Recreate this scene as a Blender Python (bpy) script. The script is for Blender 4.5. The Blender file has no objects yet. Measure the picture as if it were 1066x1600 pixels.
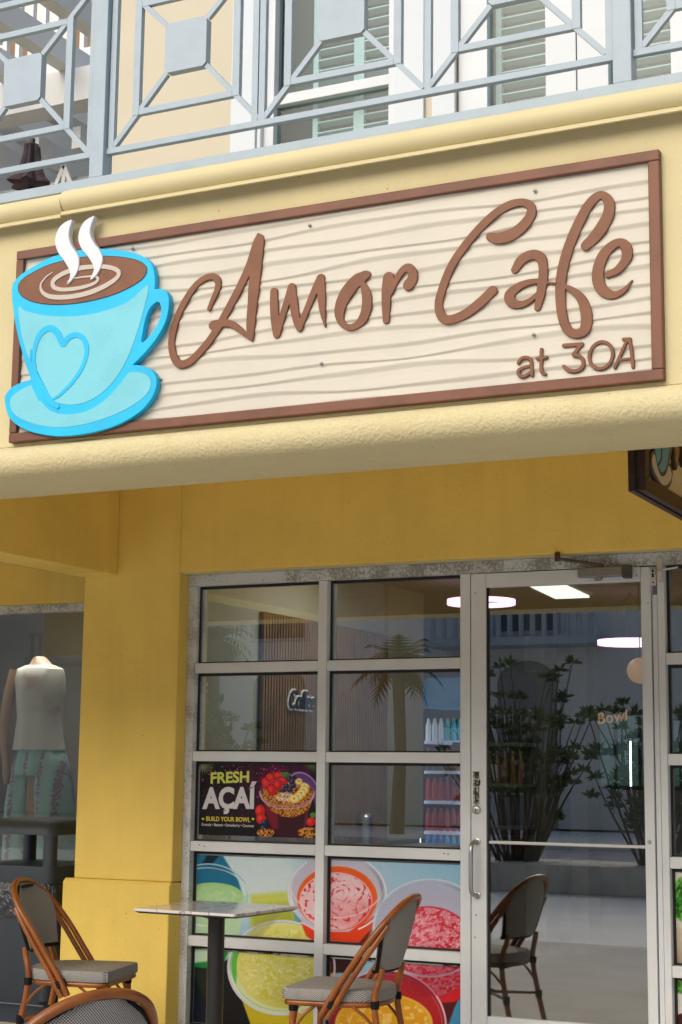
import bpy, math, random
import numpy as np
from mathutils import Vector, Matrix
rad = math.radians
scene = bpy.context.scene
# ------------------------------------------------------------------ camera
F_PX = 2550.56
YAW, PITCH, ROLL = rad(26.3054), rad(9.0316), rad(0.6503)
CAM = np.array([0.0, 0.0, 1.35])
def _cam_axes():
    cy, sy = math.cos(YAW), math.sin(YAW)
    fwd = np.array([-sy*math.cos(PITCH), cy*math.cos(PITCH), math.sin(PITCH)])
    right = np.array([cy, sy, 0.0]); up = np.cross(right, fwd)
    r = right*math.cos(ROLL)+up*math.sin(ROLL)
    u = -right*math.sin(ROLL)+up*math.cos(ROLL)
    return r, u, fwd
AR, AU, AF = _cam_axes()
cd = bpy.data.cameras.new('camera'); cam = bpy.data.objects.new('camera', cd)
scene.collection.objects.link(cam)
cam.matrix_world = Matrix(((AR[0], AU[0], -AF[0], CAM[0]), (AR[1], AU[1], -AF[1], CAM[1]), (AR[2], AU[2], -AF[2], CAM[2]), (0, 0, 0, 1)))
cd.sensor_fit = 'VERTICAL'; cd.sensor_height = 24.0; cd.sensor_width = 36.0
cd.lens = F_PX/1600*24.0
cd.clip_start = 0.05; cd.clip_end = 800
scene.camera = cam
# ------------------------------------------------------------------ world, sun, exposure
SUN_EL, SUN_AZ = rad(33), rad(194)      # azimuth: clockwise from +Y (north)
w = bpy.data.worlds.new("World"); scene.world = w; w.use_nodes = True
nt = w.node_tree; nt.nodes.clear()
o_ = nt.nodes.new('ShaderNodeOutputWorld'); b_ = nt.nodes.new('ShaderNodeBackground'); s_ = nt.nodes.new('ShaderNodeTexSky')
s_.sky_type = 'NISHITA'; s_.sun_disc = False; s_.sun_elevation = SUN_EL; s_.sun_rotation = SUN_AZ
s_.air_density = 1.0; s_.dust_density = 6.0; s_.ozone_density = 1.0
nt.links.new(s_.outputs[0], b_.inputs[0]); b_.inputs[1].default_value = 0.12
nt.links.new(b_.outputs[0], o_.inputs[0])
sl = bpy.data.lights.new('sun', 'SUN'); sl.energy = 1.5; sl.angle = rad(95); sl.color = (0.93, 0.97, 1.0)
so = bpy.data.objects.new('sun', sl); scene.collection.objects.link(so)
sdir = Vector((math.sin(SUN_AZ)*math.cos(SUN_EL), math.cos(SUN_AZ)*math.cos(SUN_EL), math.sin(SUN_EL)))
so.rotation_euler = sdir.to_track_quat('Z', 'Y').to_euler()
scene.view_settings.view_transform = 'Standard'; scene.view_settings.look = 'None'
scene.view_settings.exposure = 0.33; scene.view_settings.gamma = 1.0
scene.view_settings.use_curve_mapping = False
# ------------------------------------------------------------------ helpers
rng = random.Random(7); nrng = np.random.RandomState(3)
def ray(x, y): return AR*((x-533)/F_PX) - AU*((y-800)/F_PX) + AF
def onY(x, y, Y): d = ray(x, y); return CAM + d*(Y/d[1])
def onX(x, y, X): d = ray(x, y); return CAM + d*(X/d[0])
def onZ(x, y, Z): d = ray(x, y); return CAM + d*((Z-CAM[2])/d[2])
def project(P):
    Q = P-CAM
    a, b, c = Q@AR, Q@AU, Q@AF
    return 533+F_PX*a/c, 800-F_PX*b/c
def s2l(c):
    c = np.asarray(c, float)
    return np.where(c <= 0.04045, c/12.92, ((c+0.055)/1.055)**2.4)
def C8(r, g, b): return tuple(float(v) for v in s2l(np.array([r, g, b])/255.0))
class MB:
    def __init__(s): s.v = []; s.f = []
    def add(s, vs, fs):
        n = len(s.v); s.v.extend([tuple(map(float, v)) for v in vs]); s.f.extend([tuple(i+n for i in f) for f in fs]); return s
    def box(s, x0, x1, y0, y1, z0, z1):
        vs = [(x, y, z) for z in (z0, z1) for y in (y0, y1) for x in (x0, x1)]
        return s.add(vs, [(0, 2, 3, 1), (4, 5, 7, 6), (0, 1, 5, 4), (2, 6, 7, 3), (0, 4, 6, 2), (1, 3, 7, 5)])
    def bar(s, p, q, w, d, up=(0, -1, 0)):
        # flat bar from p to q; width w across, depth d along 'up'
        p = np.array(p, float); q = np.array(q, float); t = q-p; t /= np.linalg.norm(t)
        u = np.array(up, float); u -= t*(u@t); u /= np.linalg.norm(u); n = np.cross(t, u)
        vs = []
        for c in (p, q):
            for a, b in ((-1, -1), (1, -1), (1, 1), (-1, 1)): vs.append(c+n*a*w/2+u*b*d/2)
        return s.add(vs, [(3, 2, 1, 0), (4, 5, 6, 7), (0, 1, 5, 4), (1, 2, 6, 5), (2, 3, 7, 6), (3, 0, 4, 7)])
    def tube(s, pts, r, n=10, smooth=0, closed=False):
        P = np.array(pts, float)
        R = np.full(len(P), r, float) if np.isscalar(r) else np.array(r, float)
        if smooth:
            PR = catmull(np.column_stack([P, R]), smooth, closed); P, R = PR[:, :3], PR[:, 3]
        m = len(P); vs = []; prev = None
        for i in range(m):
            if closed: t = P[(i+1) % m]-P[i-1]
            else: t = P[min(i+1, m-1)]-P[max(i-1, 0)]
            t = t/np.linalg.norm(t)
            if prev is None:
                a = np.array([0, 0, 1.0]) if abs(t[2]) < .9 else np.array([1.0, 0, 0])
            else: a = prev
            u = a-t*(a@t); u /= np.linalg.norm(u); prev = u; v = np.cross(t, u)
            for k in range(n):
                an = 2*math.pi*k/n; vs.append(P[i]+R[i]*(math.cos(an)*u+math.sin(an)*v))
        fs = []
        for i in range(m if closed else m-1):
            j = (i+1) % m
            for k in range(n): l = (k+1) % n; fs.append((i*n+k, i*n+l, j*n+l, j*n+k))
        if not closed: fs.append(tuple(range(n))[::-1]); fs.append(tuple((m-1)*n+k for k in range(n)))
        return s.add(vs, fs)
    def lathe(s, prof, c, n=20, ax='z', sx=1.0, sy=1.0):
        vs = []
        for r, h in prof:
            for k in range(n):
                a = 2*math.pi*k/n; x, y = r*math.cos(a)*sx, r*math.sin(a)*sy
                vs.append((c[0]+x, c[1]+y, c[2]+h) if ax == 'z' else ((c[0]+h, c[1]+x, c[2]+y) if ax == 'x' else (c[0]+y, c[1]+h, c[2]+x)))
        fs = [(i*n+k, i*n+(k+1) % n, (i+1)*n+(k+1) % n, (i+1)*n+k) for i in range(len(prof)-1) for k in range(n)]
        fs.append(tuple(range(n))[::-1]); fs.append(tuple((len(prof)-1)*n+k for k in range(n)))
        return s.add(vs, fs)
    def prism(s, poly, lo, hi, fn):
        n = len(poly)
        vs = [fn(u, v, lo) for u, v in poly]+[fn(u, v, hi) for u, v in poly]
        fs = [tuple(range(n))[::-1], tuple(range(n, 2*n))]+[(i, (i+1) % n, n+(i+1) % n, n+i) for i in range(n)]
        return s.add(vs, fs)
    def profile(s, prof, x0, x1):
        # closed (y,z) profile extruded along x
        return s.prism(prof, x0, x1, lambda a, b, t: (t, a, b))
    def loft(s, rings, cap=True):
        n = len(rings[0]); vs = [p for r in rings for p in r]; m = len(rings)
        fs = [(i*n+k, i*n+(k+1) % n, (i+1)*n+(k+1) % n, (i+1)*n+k) for i in range(m-1) for k in range(n)]
        if cap: fs += [tuple(range(n))[::-1], tuple((m-1)*n+k for k in range(n))]
        return s.add(vs, fs)
def catmull(P, k, closed=False):
    P = np.array(P, float); n = len(P); out = []
    for i in range(n if closed else n-1):
        p1, p2 = P[i], P[(i+1) % n]
        p0 = P[i-1] if (closed or i > 0) else 2*p1-p2
        p3 = P[(i+2) % n] if (closed or i < n-2) else 2*p2-p1
        for j in range(k):
            t = j/k
            out.append(.5*((2*p1)+(-p0+p2)*t+(2*p0-5*p1+4*p2-p3)*t*t+(-p0+3*p1-3*p2+p3)*t**3))
    if not closed: out.append(P[-1])
    return np.array(out)
BASE = {}
def tag(o, label=None, cat=None, group=None, kind=None):
    if label: o['label'] = label
    if cat: o['category'] = cat
    if group: o['group'] = group
    if kind: o['kind'] = kind
    return o
def thing(name, label, cat, loc=(0, 0, 0), group=None, rz=0):
    o = bpy.data.objects.new(name, None); scene.collection.objects.link(o); o.empty_display_size = .1
    o.location = loc; o.rotation_euler = (0, 0, rz)
    BASE[o.name] = np.array(loc, float) if rz == 0 else np.zeros(3)
    return tag(o, label, cat, group)
def link_mesh(name, me, m, parent, base=None, smooth=False, bevel=0, local=False):
    o = bpy.data.objects.new(name, me); scene.collection.objects.link(o)
    if m: me.materials.append(m)
    if parent is not None:
        b = BASE.get(parent.name, np.zeros(3)) if not local else np.zeros(3)
        o.parent = parent; BASE[o.name] = b
        if b.any():
            co = np.empty(len(me.vertices)*3, np.float32); me.vertices.foreach_get('co', co)
            co = co.reshape(-1, 3)-b.astype(np.float32); me.vertices.foreach_set('co', co.ravel())
    else: BASE[o.name] = np.zeros(3)
    if smooth:
        me.polygons.foreach_set('use_smooth', [True]*len(me.polygons))
    if bevel:
        bm = o.modifiers.new('bevel', 'BEVEL'); bm.width = bevel; bm.segments = 2; bm.limit_method = 'ANGLE'; bm.angle_limit = rad(40)
    me.update()
    return o
def part(name, mb, m, parent=None, smooth=False, bevel=0, label=None, local=False):
    me = bpy.data.meshes.new(name); me.from_pydata(mb.v, [], mb.f)
    o = link_mesh(name, me, m, parent, smooth=smooth, bevel=bevel, local=local)
    if smooth and hasattr(me, 'set_sharp_from_angle'): me.set_sharp_from_angle(angle=rad(45))
    if label: o['label'] = label
    return o
# ------------------------------------------------------------------ materials
MATS = {}
def N(nt, t, **kw):
    n = nt.nodes.new('ShaderNode'+t)
    for k, v in kw.items():
        if k in ('op',): n.operation = v
        elif hasattr(n, k): setattr(n, k, v)
    return n
def mat(name, col, rough=.6, metal=0, bump=0, bscale=60, var=0, vscale=2.0, spec=.5, coat=0, emit=None, estr=0, col2=None, vdetail=4, vlo=.4, vhi=.6, bdetail=4, bdist=.004, mscale=0, streak=0):
    if name in MATS: return MATS[name]
    m = bpy.data.materials.new(name); m.use_nodes = True; nt = m.node_tree
    p = nt.nodes['Principled BSDF']; L = nt.links
    p.inputs['Base Color'].default_value = (*col, 1); p.inputs['Roughness'].default_value = rough
    p.inputs['Metallic'].default_value = metal; p.inputs['Specular IOR Level'].default_value = spec
    p.inputs['Coat Weight'].default_value = coat
    tc = N(nt, 'TexCoord')
    if var or col2 is not None:
        no = N(nt, 'TexNoise'); no.inputs['Scale'].default_value = vscale; no.inputs['Detail'].default_value = vdetail
        L.new(tc.outputs['Object'], no.inputs['Vector'])
        cr = N(nt, 'ValToRGB'); cr.color_ramp.elements[0].position = vlo; cr.color_ramp.elements[1].position = vhi
        c2 = col2 if col2 is not None else tuple(c*(1-var) for c in col)
        cr.color_ramp.elements[0].color = (*c2, 1); cr.color_ramp.elements[1].color = (*col, 1)
        if mscale:
            n2 = N(nt, 'TexNoise'); n2.inputs['Scale'].default_value = mscale; n2.inputs['Detail'].default_value = 3; L.new(tc.outputs['Object'], n2.inputs['Vector'])
            ad = N(nt, 'Math', op='MULTIPLY_ADD'); ad.inputs[1].default_value = .55; L.new(n2.outputs['Fac'], ad.inputs[0])
            mh = N(nt, 'Math', op='MULTIPLY'); mh.inputs[1].default_value = .45; L.new(no.outputs['Fac'], mh.inputs[0]); L.new(mh.outputs[0], ad.inputs[2]); L.new(ad.outputs[0], cr.inputs['Fac'])
        else: L.new(no.outputs['Fac'], cr.inputs['Fac'])
        L.new(cr.outputs['Color'], p.inputs['Base Color'])
    if streak:
        mp = N(nt, 'Mapping'); mp.inputs['Scale'].default_value = (9, 9, .8); L.new(tc.outputs['Object'], mp.inputs['Vector'])
        n3 = N(nt, 'TexNoise'); n3.inputs['Scale'].default_value = 1.0; n3.inputs['Detail'].default_value = 8; L.new(mp.outputs[0], n3.inputs['Vector'])
        c3 = N(nt, 'ValToRGB'); c3.color_ramp.elements[0].position = .30; c3.color_ramp.elements[1].position = .52; v_ = 1-streak; c3.color_ramp.elements[0].color = (v_, v_*.99, v_*.97, 1); c3.color_ramp.elements[1].color = (1, 1, 1, 1); L.new(n3.outputs['Fac'], c3.inputs['Fac'])
        n4 = N(nt, 'TexNoise'); n4.inputs['Scale'].default_value = 55; n4.inputs['Detail'].default_value = 2; L.new(tc.outputs['Object'], n4.inputs['Vector'])
        c4 = N(nt, 'ValToRGB'); c4.color_ramp.elements[0].position = .235; c4.color_ramp.elements[1].position = .26; c4.color_ramp.elements[0].color = (.45, .40, .34, 1); c4.color_ramp.elements[1].color = (1, 1, 1, 1); L.new(n4.outputs['Fac'], c4.inputs['Fac'])
        m3 = N(nt, 'Mix'); m3.data_type = 'RGBA'; m3.blend_type = 'MULTIPLY'; m3.inputs[0].default_value = 1; L.new(c3.outputs[0], m3.inputs[6]); L.new(c4.outputs[0], m3.inputs[7])
        m4 = N(nt, 'Mix'); m4.data_type = 'RGBA'; m4.blend_type = 'MULTIPLY'; m4.inputs[0].default_value = 1; L.new(m3.outputs[2], m4.inputs[7])
        src = p.inputs['Base Color'].links[0].from_socket if p.inputs['Base Color'].links else None
        if src: L.new(src, m4.inputs[6])
        else: m4.inputs[6].default_value = (*col, 1)
        L.new(m4.outputs[2], p.inputs['Base Color'])
    if bump:
        nb = N(nt, 'TexNoise'); nb.inputs['Scale'].default_value = bscale; nb.inputs['Detail'].default_value = bdetail
        L.new(tc.outputs['Object'], nb.inputs['Vector'])
        bp = N(nt, 'Bump'); bp.inputs['Strength'].default_value = bump; bp.inputs['Distance'].default_value = bdist
        L.new(nb.outputs['Fac'], bp.inputs['Height']); L.new(bp.outputs['Normal'], p.inputs['Normal'])
    if emit is not None:
        p.inputs['Emission Color'].default_value = (*emit, 1); p.inputs['Emission Strength'].default_value = estr
    MATS[name] = m; return m
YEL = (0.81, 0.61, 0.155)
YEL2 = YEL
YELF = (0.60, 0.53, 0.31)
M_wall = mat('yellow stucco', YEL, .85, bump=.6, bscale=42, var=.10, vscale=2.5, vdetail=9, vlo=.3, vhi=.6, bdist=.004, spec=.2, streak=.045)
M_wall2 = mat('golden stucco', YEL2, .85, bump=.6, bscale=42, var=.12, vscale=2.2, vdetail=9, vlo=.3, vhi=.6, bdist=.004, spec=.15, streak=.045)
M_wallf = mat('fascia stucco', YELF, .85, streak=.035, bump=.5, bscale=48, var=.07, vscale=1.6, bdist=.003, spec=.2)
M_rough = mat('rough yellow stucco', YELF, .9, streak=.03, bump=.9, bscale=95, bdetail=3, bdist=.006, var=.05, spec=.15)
M_trim = mat('smooth yellow trim', YELF, .7, bump=.12, bscale=20, var=.04, vscale=3, spec=.25)
M_white = mat('white paint', (.56, .61, .66), .5, var=.05, vscale=3)
M_whitew = mat('white trim paint', (.54, .60, .66), .55, var=.04, vscale=1)
M_rail = mat('grey blue railing paint', (.31, .39, .455), .45, var=.07, vscale=14, vdetail=9, vlo=.3, vhi=.55, bump=.15, bscale=90)
M_alu = mat('painted aluminium', (.66, .71, .75), .45, bump=.05, bscale=200, var=.10, vscale=2.5)
M_aluold = mat('weathered aluminium', (.58, .61, .62), .6, col2=(.27, .27, .23), vscale=70, vdetail=10, vlo=.42, vhi=.53, mscale=7, bump=.3, bscale=120)
M_alujamb = mat('flaking aluminium', (.60, .64, .67), .6, col2=(.38, .40, .40), vscale=80, vdetail=10, vlo=.40, vhi=.52, mscale=9, bump=.2, bscale=120)
M_gask = mat('black gasket', (.006, .006, .006), .6)
M_black = mat('black metal', (.012, .012, .013), .35)
M_steel = mat('brushed steel', (.45, .45, .46), .32, metal=1)
M_brown = mat('brown sign paint', (.185, .068, .028), .5, bump=.5, bscale=150, spec=.4, bdist=.0015, var=.15, vscale=14)
M_brownf = mat('brown frame paint', (.17, .066, .036), .5, bump=.15, bscale=60, var=.2, vscale=7, spec=.4)
M_cream = mat('cream sign paint', (.54, .51, .43), .6, bump=.12, bscale=45, var=.05, vscale=4)
M_cyan = mat('bright cyan paint', (.0005, .47, .80), .5, spec=.4, var=.10, vscale=7, vdetail=8, bump=.2, bscale=70)
M_cyanl = mat('pale cyan paint', (.16, .54, .64), .55, bump=.25, bscale=70, var=.07, vscale=6, vdetail=8)
M_steam = mat('white steam paint', (.62, .66, .70), .5)
M_swirl = mat('cream swirl paint', (.46, .42, .36), .5)
M_gold = mat('mustard paint', (.45, .25, .01), .6)
def glass_mat(name, r0, tint):
    m = bpy.data.materials.new(name); m.use_nodes = True; nt = m.node_tree; nt.nodes.clear(); L = nt.links
    out = N(nt, 'OutputMaterial'); mix = N(nt, 'MixShader'); tr = N(nt, 'BsdfTransparent'); gl = N(nt, 'BsdfGlossy')
    gl.inputs['Roughness'].default_value = 0.0; gl.inputs['Color'].default_value = (.97, .98, 1, 1); tr.inputs['Color'].default_value = (*tint, 1)
    ge = N(nt, 'NewGeometry'); dt = N(nt, 'VectorMath', op='DOT_PRODUCT'); ab = N(nt, 'Math', op='ABSOLUTE')
    L.new(ge.outputs['Incoming'], dt.inputs[0]); L.new(ge.outputs['Normal'], dt.inputs[1]); L.new(dt.outputs['Value'], ab.inputs[0])
    a = N(nt, 'Math', op='SUBTRACT'); a.inputs[0].default_value = 1; L.new(ab.outputs[0], a.inputs[1])
    pw = N(nt, 'Math', op='POWER'); pw.inputs[1].default_value = 5; L.new(a.outputs[0], pw.inputs[0])
    mu = N(nt, 'Math', op='MULTIPLY_ADD'); mu.inputs[1].default_value = 1-r0; mu.inputs[2].default_value = r0; L.new(pw.outputs[0], mu.inputs[0])
    L.new(mu.outputs[0], mix.inputs[0]); L.new(tr.outputs[0], mix.inputs[1]); L.new(gl.outputs[0], mix.inputs[2]); L.new(mix.outputs[0], out.inputs[0])
    return m
M_glass = glass_mat('storefront glass', .205, (.86, .89, .87))
M_glassw = glass_mat('balcony window glass', .018, (.80, .86, .86))
M_glassn = glass_mat('shop window glass', .075, (.84, .87, .86))
def vcol_mat(name, rough=.4, emit=0):
    m = bpy.data.materials.new(name); m.use_nodes = True; nt = m.node_tree; p = nt.nodes['Principled BSDF']
    a = N(nt, 'Attribute'); a.attribute_name = 'print'; nt.links.new(a.outputs['Color'], p.inputs['Base Color'])
    p.inputs['Roughness'].default_value = rough; p.inputs['Specular IOR Level'].default_value = .3
    return m
M_print = vcol_mat('printed vinyl film', .3)
# ------------------------------------------------------------------ outline shapes (signed distance -> contour -> solid)
def seg_d(U, V, a, b):
    ax, ay = a[0], a[1]; dx, dy = b[0]-ax, b[1]-ay; L2 = dx*dx+dy*dy+1e-12
    t = np.clip(((U-ax)*dx+(V-ay)*dy)/L2, 0, 1)
    return np.hypot(U-ax-t*dx, V-ay-t*dy), t
def poly_sd(U, V, P):
    n = len(P); d = np.full(U.shape, 1e9); ins = np.zeros(U.shape, bool)
    for i in range(n):
        a, b = P[i], P[(i+1) % n]
        dd, _ = seg_d(U, V, a, b); d = np.minimum(d, dd)
        c = ((a[1] > V) != (b[1] > V))
        with np.errstate(divide='ignore', invalid='ignore'):
            xi = (b[0]-a[0])*(V-a[1])/((b[1]-a[1]) if b[1] != a[1] else 1e-12)+a[0]
        ins ^= c & (U < xi)
    return np.where(ins, -d, d)
def contours(D, u0, v0, h):
    nv, nu = D.shape; D = np.where(np.abs(D) < 1e-9, 1e-9, D)
    nxt = {}
    S = D < 0
    cell = S[:-1, :-1]*1+S[:-1, 1:]*2+S[1:, 1:]*4+S[1:, :-1]*8
    jj, ii = np.nonzero((cell > 0) & (cell < 15))
    tab = {1: [(0, 3)], 2: [(1, 0)], 3: [(1, 3)], 4: [(2, 1)], 5: [(0, 3), (2, 1)], 6: [(2, 0)], 7: [(2, 3)], 8: [(3, 2)], 9: [(0, 2)], 10: [(1, 0), (3, 2)], 11: [(1, 2)], 12: [(3, 1)], 13: [(0, 1)], 14: [(3, 0)]}
    def key(j, i, e): return (('h', j, i) if e == 0 else ('v', j, i+1) if e == 1 else ('h', j+1, i) if e == 2 else ('v', j, i))
    for j, i in zip(jj.tolist(), ii.tolist()):
        for a, b in tab[int(cell[j, i])]: nxt[key(j, i, a)] = key(j, i, b)
    def pt(k):
        t, j, i = k
        if t == 'h': a, b = D[j, i], D[j, i+1]; f = a/(a-b); return (u0+(i+f)*h, v0+j*h)
        a, b = D[j, i], D[j+1, i]; f = a/(a-b); return (u0+i*h, v0+(j+f)*h)
    loops = []
    while nxt:
        k0 = next(iter(nxt)); loop = []; k = k0
        while k in nxt: loop.append(pt(k)); k = nxt.pop(k)
        if len(loop) > 6: loops.append(np.array(loop))
    return loops
def shape_mesh(strokes=(), polys=(), holes=(), h=.0015, depth=.01, bevel=.001, ofs=0, cut=None):
    allp = [np.array(s)[:, :2] for s in strokes]+[np.array(p) for p in polys]
    A = np.vstack(allp); pad = .02+(max([np.array(s)[:, 2].max() for s in strokes]) if len(strokes) else 0)
    lo = A.min(0)-pad; hi = A.max(0)+pad
    us = np.arange(lo[0], hi[0], h); vs = np.arange(lo[1], hi[1], h); U, V = np.meshgrid(us, vs)
    D = np.full(U.shape, 1e9)
    for s in strokes:
        s = np.array(s)
        for a, b in zip(s[:-1], s[1:]):
            d, t = seg_d(U, V, a, b); D = np.minimum(D, d-(a[2]+t*(b[2]-a[2])))
    for p in polys: D = np.minimum(D, poly_sd(U, V, p))
    for p in holes: D = np.maximum(D, -poly_sd(U, V, p))
    if cut is not None: D = np.maximum(D, cut(U, V))
    D = D-ofs
    cu = bpy.data.curves.new('outline', 'CURVE'); cu.dimensions = '2D'; cu.fill_mode = 'BOTH'
    for L in contours(D, lo[0], lo[1], h):
        # thin out nearly straight runs
        for _ in range(4): L = (np.roll(L, 1, 0)+2*L+np.roll(L, -1, 0))/4
        keep = L[::2] if len(L) > 40 else L
        sp = cu.splines.new('POLY'); sp.points.add(len(keep)-1)
        sp.points.foreach_set('co', np.column_stack([keep, np.zeros(len(keep)), np.ones(len(keep))]).ravel()); sp.use_cyclic_u = True
    cu.extrude = depth/2-bevel; cu.bevel_depth = bevel; cu.bevel_resolution = 1; cu.offset = -bevel
    ob = bpy.data.objects.new('outline', cu); me = bpy.data.meshes.new_from_object(ob)
    bpy.data.objects.remove(ob); bpy.data.curves.remove(cu)
    me.materials.clear()
    return me
def place_mesh(me, fn):
    co = np.empty(len(me.vertices)*3, np.float32); me.vertices.foreach_get('co', co); co = co.reshape(-1, 3)
    me.vertices.foreach_set('co', fn(co).astype(np.float32).ravel()); me.update(); return me
def faceY(Yfront, depth):      # (u,v,w) -> world plane facing -Y; back of the piece at Yfront+depth
    return lambda c: np.column_stack([c[:, 0], (Yfront+depth/2)-c[:, 2], c[:, 1]])
def faceX(Xfront, depth):
    return lambda c: np.column_stack([(Xfront-depth/2)+c[:, 2], c[:, 0], c[:, 1]])
def text_mesh(txt, size, bold=0.0, extrude=.0005, align='LEFT', xs=1.0):
    cu = bpy.data.curves.new('text', 'FONT'); cu.body = txt; cu.size = size; cu.offset = bold; cu.extrude = extrude; cu.align_x = align
    cu.resolution_u = 4
    ob = bpy.data.objects.new('text', cu); scene.collection.objects.link(ob); bpy.context.view_layer.update()
    me = bpy.data.meshes.new_from_object(ob); bpy.data.objects.remove(ob); bpy.data.curves.remove(cu); me.materials.clear()
    co = np.empty(len(me.vertices)*3, np.float32); me.vertices.foreach_get('co', co); co = co.reshape(-1, 3); co[:, 0] *= xs
    me.vertices.foreach_set('co', co.ravel())
    return me, co[:, 0].min(), co[:, 0].max(), co[:, 1].min(), co[:, 1].max()
# ------------------------------------------------------------------ value noise and painting for printed artwork
def vnoise(x, y, seed=0):
    xi = np.floor(x).astype(int); yi = np.floor(y).astype(int); fx = x-xi; fy = y-yi
    fx = fx*fx*(3-2*fx); fy = fy*fy*(3-2*fy)
    def hsh(a, b):
        n = (a*374761393+b*668265263+seed*1442695041) & 0x7fffffff
        n = ((n ^ (n >> 13))*1274126177) & 0x7fffffff
        return ((n ^ (n >> 16)) & 0xffff)/65535.0
    a, b, c, d = hsh(xi, yi), hsh(xi+1, yi), hsh(xi, yi+1), hsh(xi+1, yi+1)
    return a*(1-fx)*(1-fy)+b*fx*(1-fy)+c*(1-fx)*fy+d*fx*fy
def fbm(x, y, seed=0, o=4):
    s = 0; a = .5
    for k in range(o): s = s+a*vnoise(x*2**k, y*2**k, seed+k*17); a *= .5
    return s/(1-.5**o)
def grid_mesh(x0, x1, z0, z1, nx, nz, fy):
    xs = np.linspace(x0, x1, nx); zs = np.linspace(z0, z1, nz); X, Z = np.meshgrid(xs, zs); Yv = fy(X, Z)
    co = np.stack([X, Yv, Z], -1).reshape(-1, 3)
    i = np.arange(nx-1); j = np.arange(nz-1); I, J = np.meshgrid(i, j); a = (J*nx+I).ravel()
    f = np.stack([a, a+1, a+nx+1, a+nx], 1)
    me = bpy.data.meshes.new('grid'); me.vertices.add(len(co)); me.vertices.foreach_set('co', co.astype(np.float32).ravel())
    me.loops.add(len(f)*4); me.loops.foreach_set('vertex_index', f.ravel().astype(np.int32)); me.polygons.add(len(f))
    me.polygons.foreach_set('loop_start', (np.arange(len(f))*4).astype(np.int32))
    me.update(calc_edges=True); return me, co
def paint(me, rgb):
    at = me.color_attributes.new('print', 'FLOAT_COLOR', 'POINT')
    c = np.column_stack([s2l(np.clip(rgb, 0, 1)), np.ones(len(rgb))]).astype(np.float32); at.data.foreach_set('color', c.ravel())
class Canvas:
    def __init__(s, X, Y): s.X = X; s.Y = Y; s.c = np.zeros((len(X), 3))
    def put(s, m, col):
        m = np.clip(m, 0, 1)[:, None]; col = np.asarray(col, float)/255.0
        s.c = s.c*(1-m)+col*m
    def ell(s, cx, cy, rx, ry, rot=0, soft=.6):
        a = rad(rot); dx, dy = s.X-cx, s.Y-cy; u = dx*math.cos(a)+dy*math.sin(a); v = -dx*math.sin(a)+dy*math.cos(a)
        r = np.sqrt((u/rx)**2+(v/ry)**2); return np.clip((1-r)*min(rx, ry)/soft+.5, 0, 1)
    def ring(s, cx, cy, rx, ry, w, rot=0, soft=.6):
        a = rad(rot); dx, dy = s.X-cx, s.Y-cy; u = dx*math.cos(a)+dy*math.sin(a); v = -dx*math.sin(a)+dy*math.cos(a)
        r = (np.sqrt((u/rx)**2+(v/ry)**2)-1)*min(rx, ry); return np.clip((w/2-np.abs(r))/soft+.5, 0, 1)
    def poly(s, P, soft=.6): return np.clip(-poly_sd(s.X, s.Y, np.array(P, float))/soft+.5, 0, 1)
    def lin(s, a, b, v): return np.clip((v-a)/(b-a), 0, 1)
# ------------------------------------------------------------------ ground
def struct(name, mb, m): return tag(part(name, mb, m), kind='structure')
M_pave = mat('pavement concrete', (.80, .79, .77), .85, bump=.3, bscale=40, var=.1, vscale=1.2)
M_road = mat('asphalt', (.42, .42, .43), .9, bump=.4, bscale=90, var=.3, vscale=1.5)
M_paint = mat('road paint white', (.7, .7, .68), .7, var=.2, vscale=6)
M_payel = mat('road paint yellow', (.70, .42, .03), .7, var=.2, vscale=6)
M_grass = mat('sandy ground', (.50, .47, .40), .9, var=.4, vscale=4)
g = MB(); g.add([(-300, -300, -.16), (300, -300, -.16), (300, 300, -.16), (-300, 300, -.16)], [(0, 1, 2, 3)]); struct('ground', g, M_grass)
struct('pavement', MB().box(-60, 60, -6.0, 1.5, -.30, 0), M_pave)
struct('porch_paving', MB().box(-60, 60, 1.503, 7.4, -.30, -.001), mat('pale pavers', (.56, .53, .49), .85, bump=.3, bscale=40, var=.12, vscale=2))
struct('kerb', MB().box(-60, 60, -6.18, -6.003, -.30, .004), mat('kerb stone', (.5, .49, .46), .8, var=.2, vscale=3))
struct('road', MB().box(-60, 60, -17.0, -6.183, -.30, -.13), M_road)
struct('far_pavement', MB().box(-60, 60, -23.5, -17.003, -.30, .0), M_pave)
mk = MB()
for y in (-13.2, -12.95): mk.box(-60, 10, y, y+.12, -.13, -.126)
struct('yellow_road_line', mk, M_payel)
mk = MB()
for k in range(9): mk.box(-10.5, -6.5, -11.9+k*.55, -11.6+k*.55, -.13, -.125)
struct('crosswalk_marking', mk, M_paint)

# ------------------------------------------------------------------ the cafe building
WY, GY, FY = 7.16, 7.25, 4.67          # wall face, storefront frame face, flat fascia face
bld = thing('cafe_building', 'yellow stucco cafe building with balcony, wide fascia and aluminium storefront', 'building', (-3.4, 7.16, 0))
# ground-floor wall above the storefront (2 m of plain stucco) and right of it
ZT = 3.0
JX = -4.466
wl = MB(); wl.box(JX, 1.6, WY, WY+.35, 2.357, ZT)
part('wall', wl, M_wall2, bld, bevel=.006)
# column with a wider plinth
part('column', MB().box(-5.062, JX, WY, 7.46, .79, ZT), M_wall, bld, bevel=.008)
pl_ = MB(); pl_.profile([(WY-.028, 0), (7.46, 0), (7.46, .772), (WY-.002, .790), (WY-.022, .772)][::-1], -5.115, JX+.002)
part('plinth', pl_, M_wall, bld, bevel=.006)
part('party_wall', MB().box(-5.060, -4.722, 7.4605, 8.60, 0, ZT), M_wall, bld)
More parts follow.
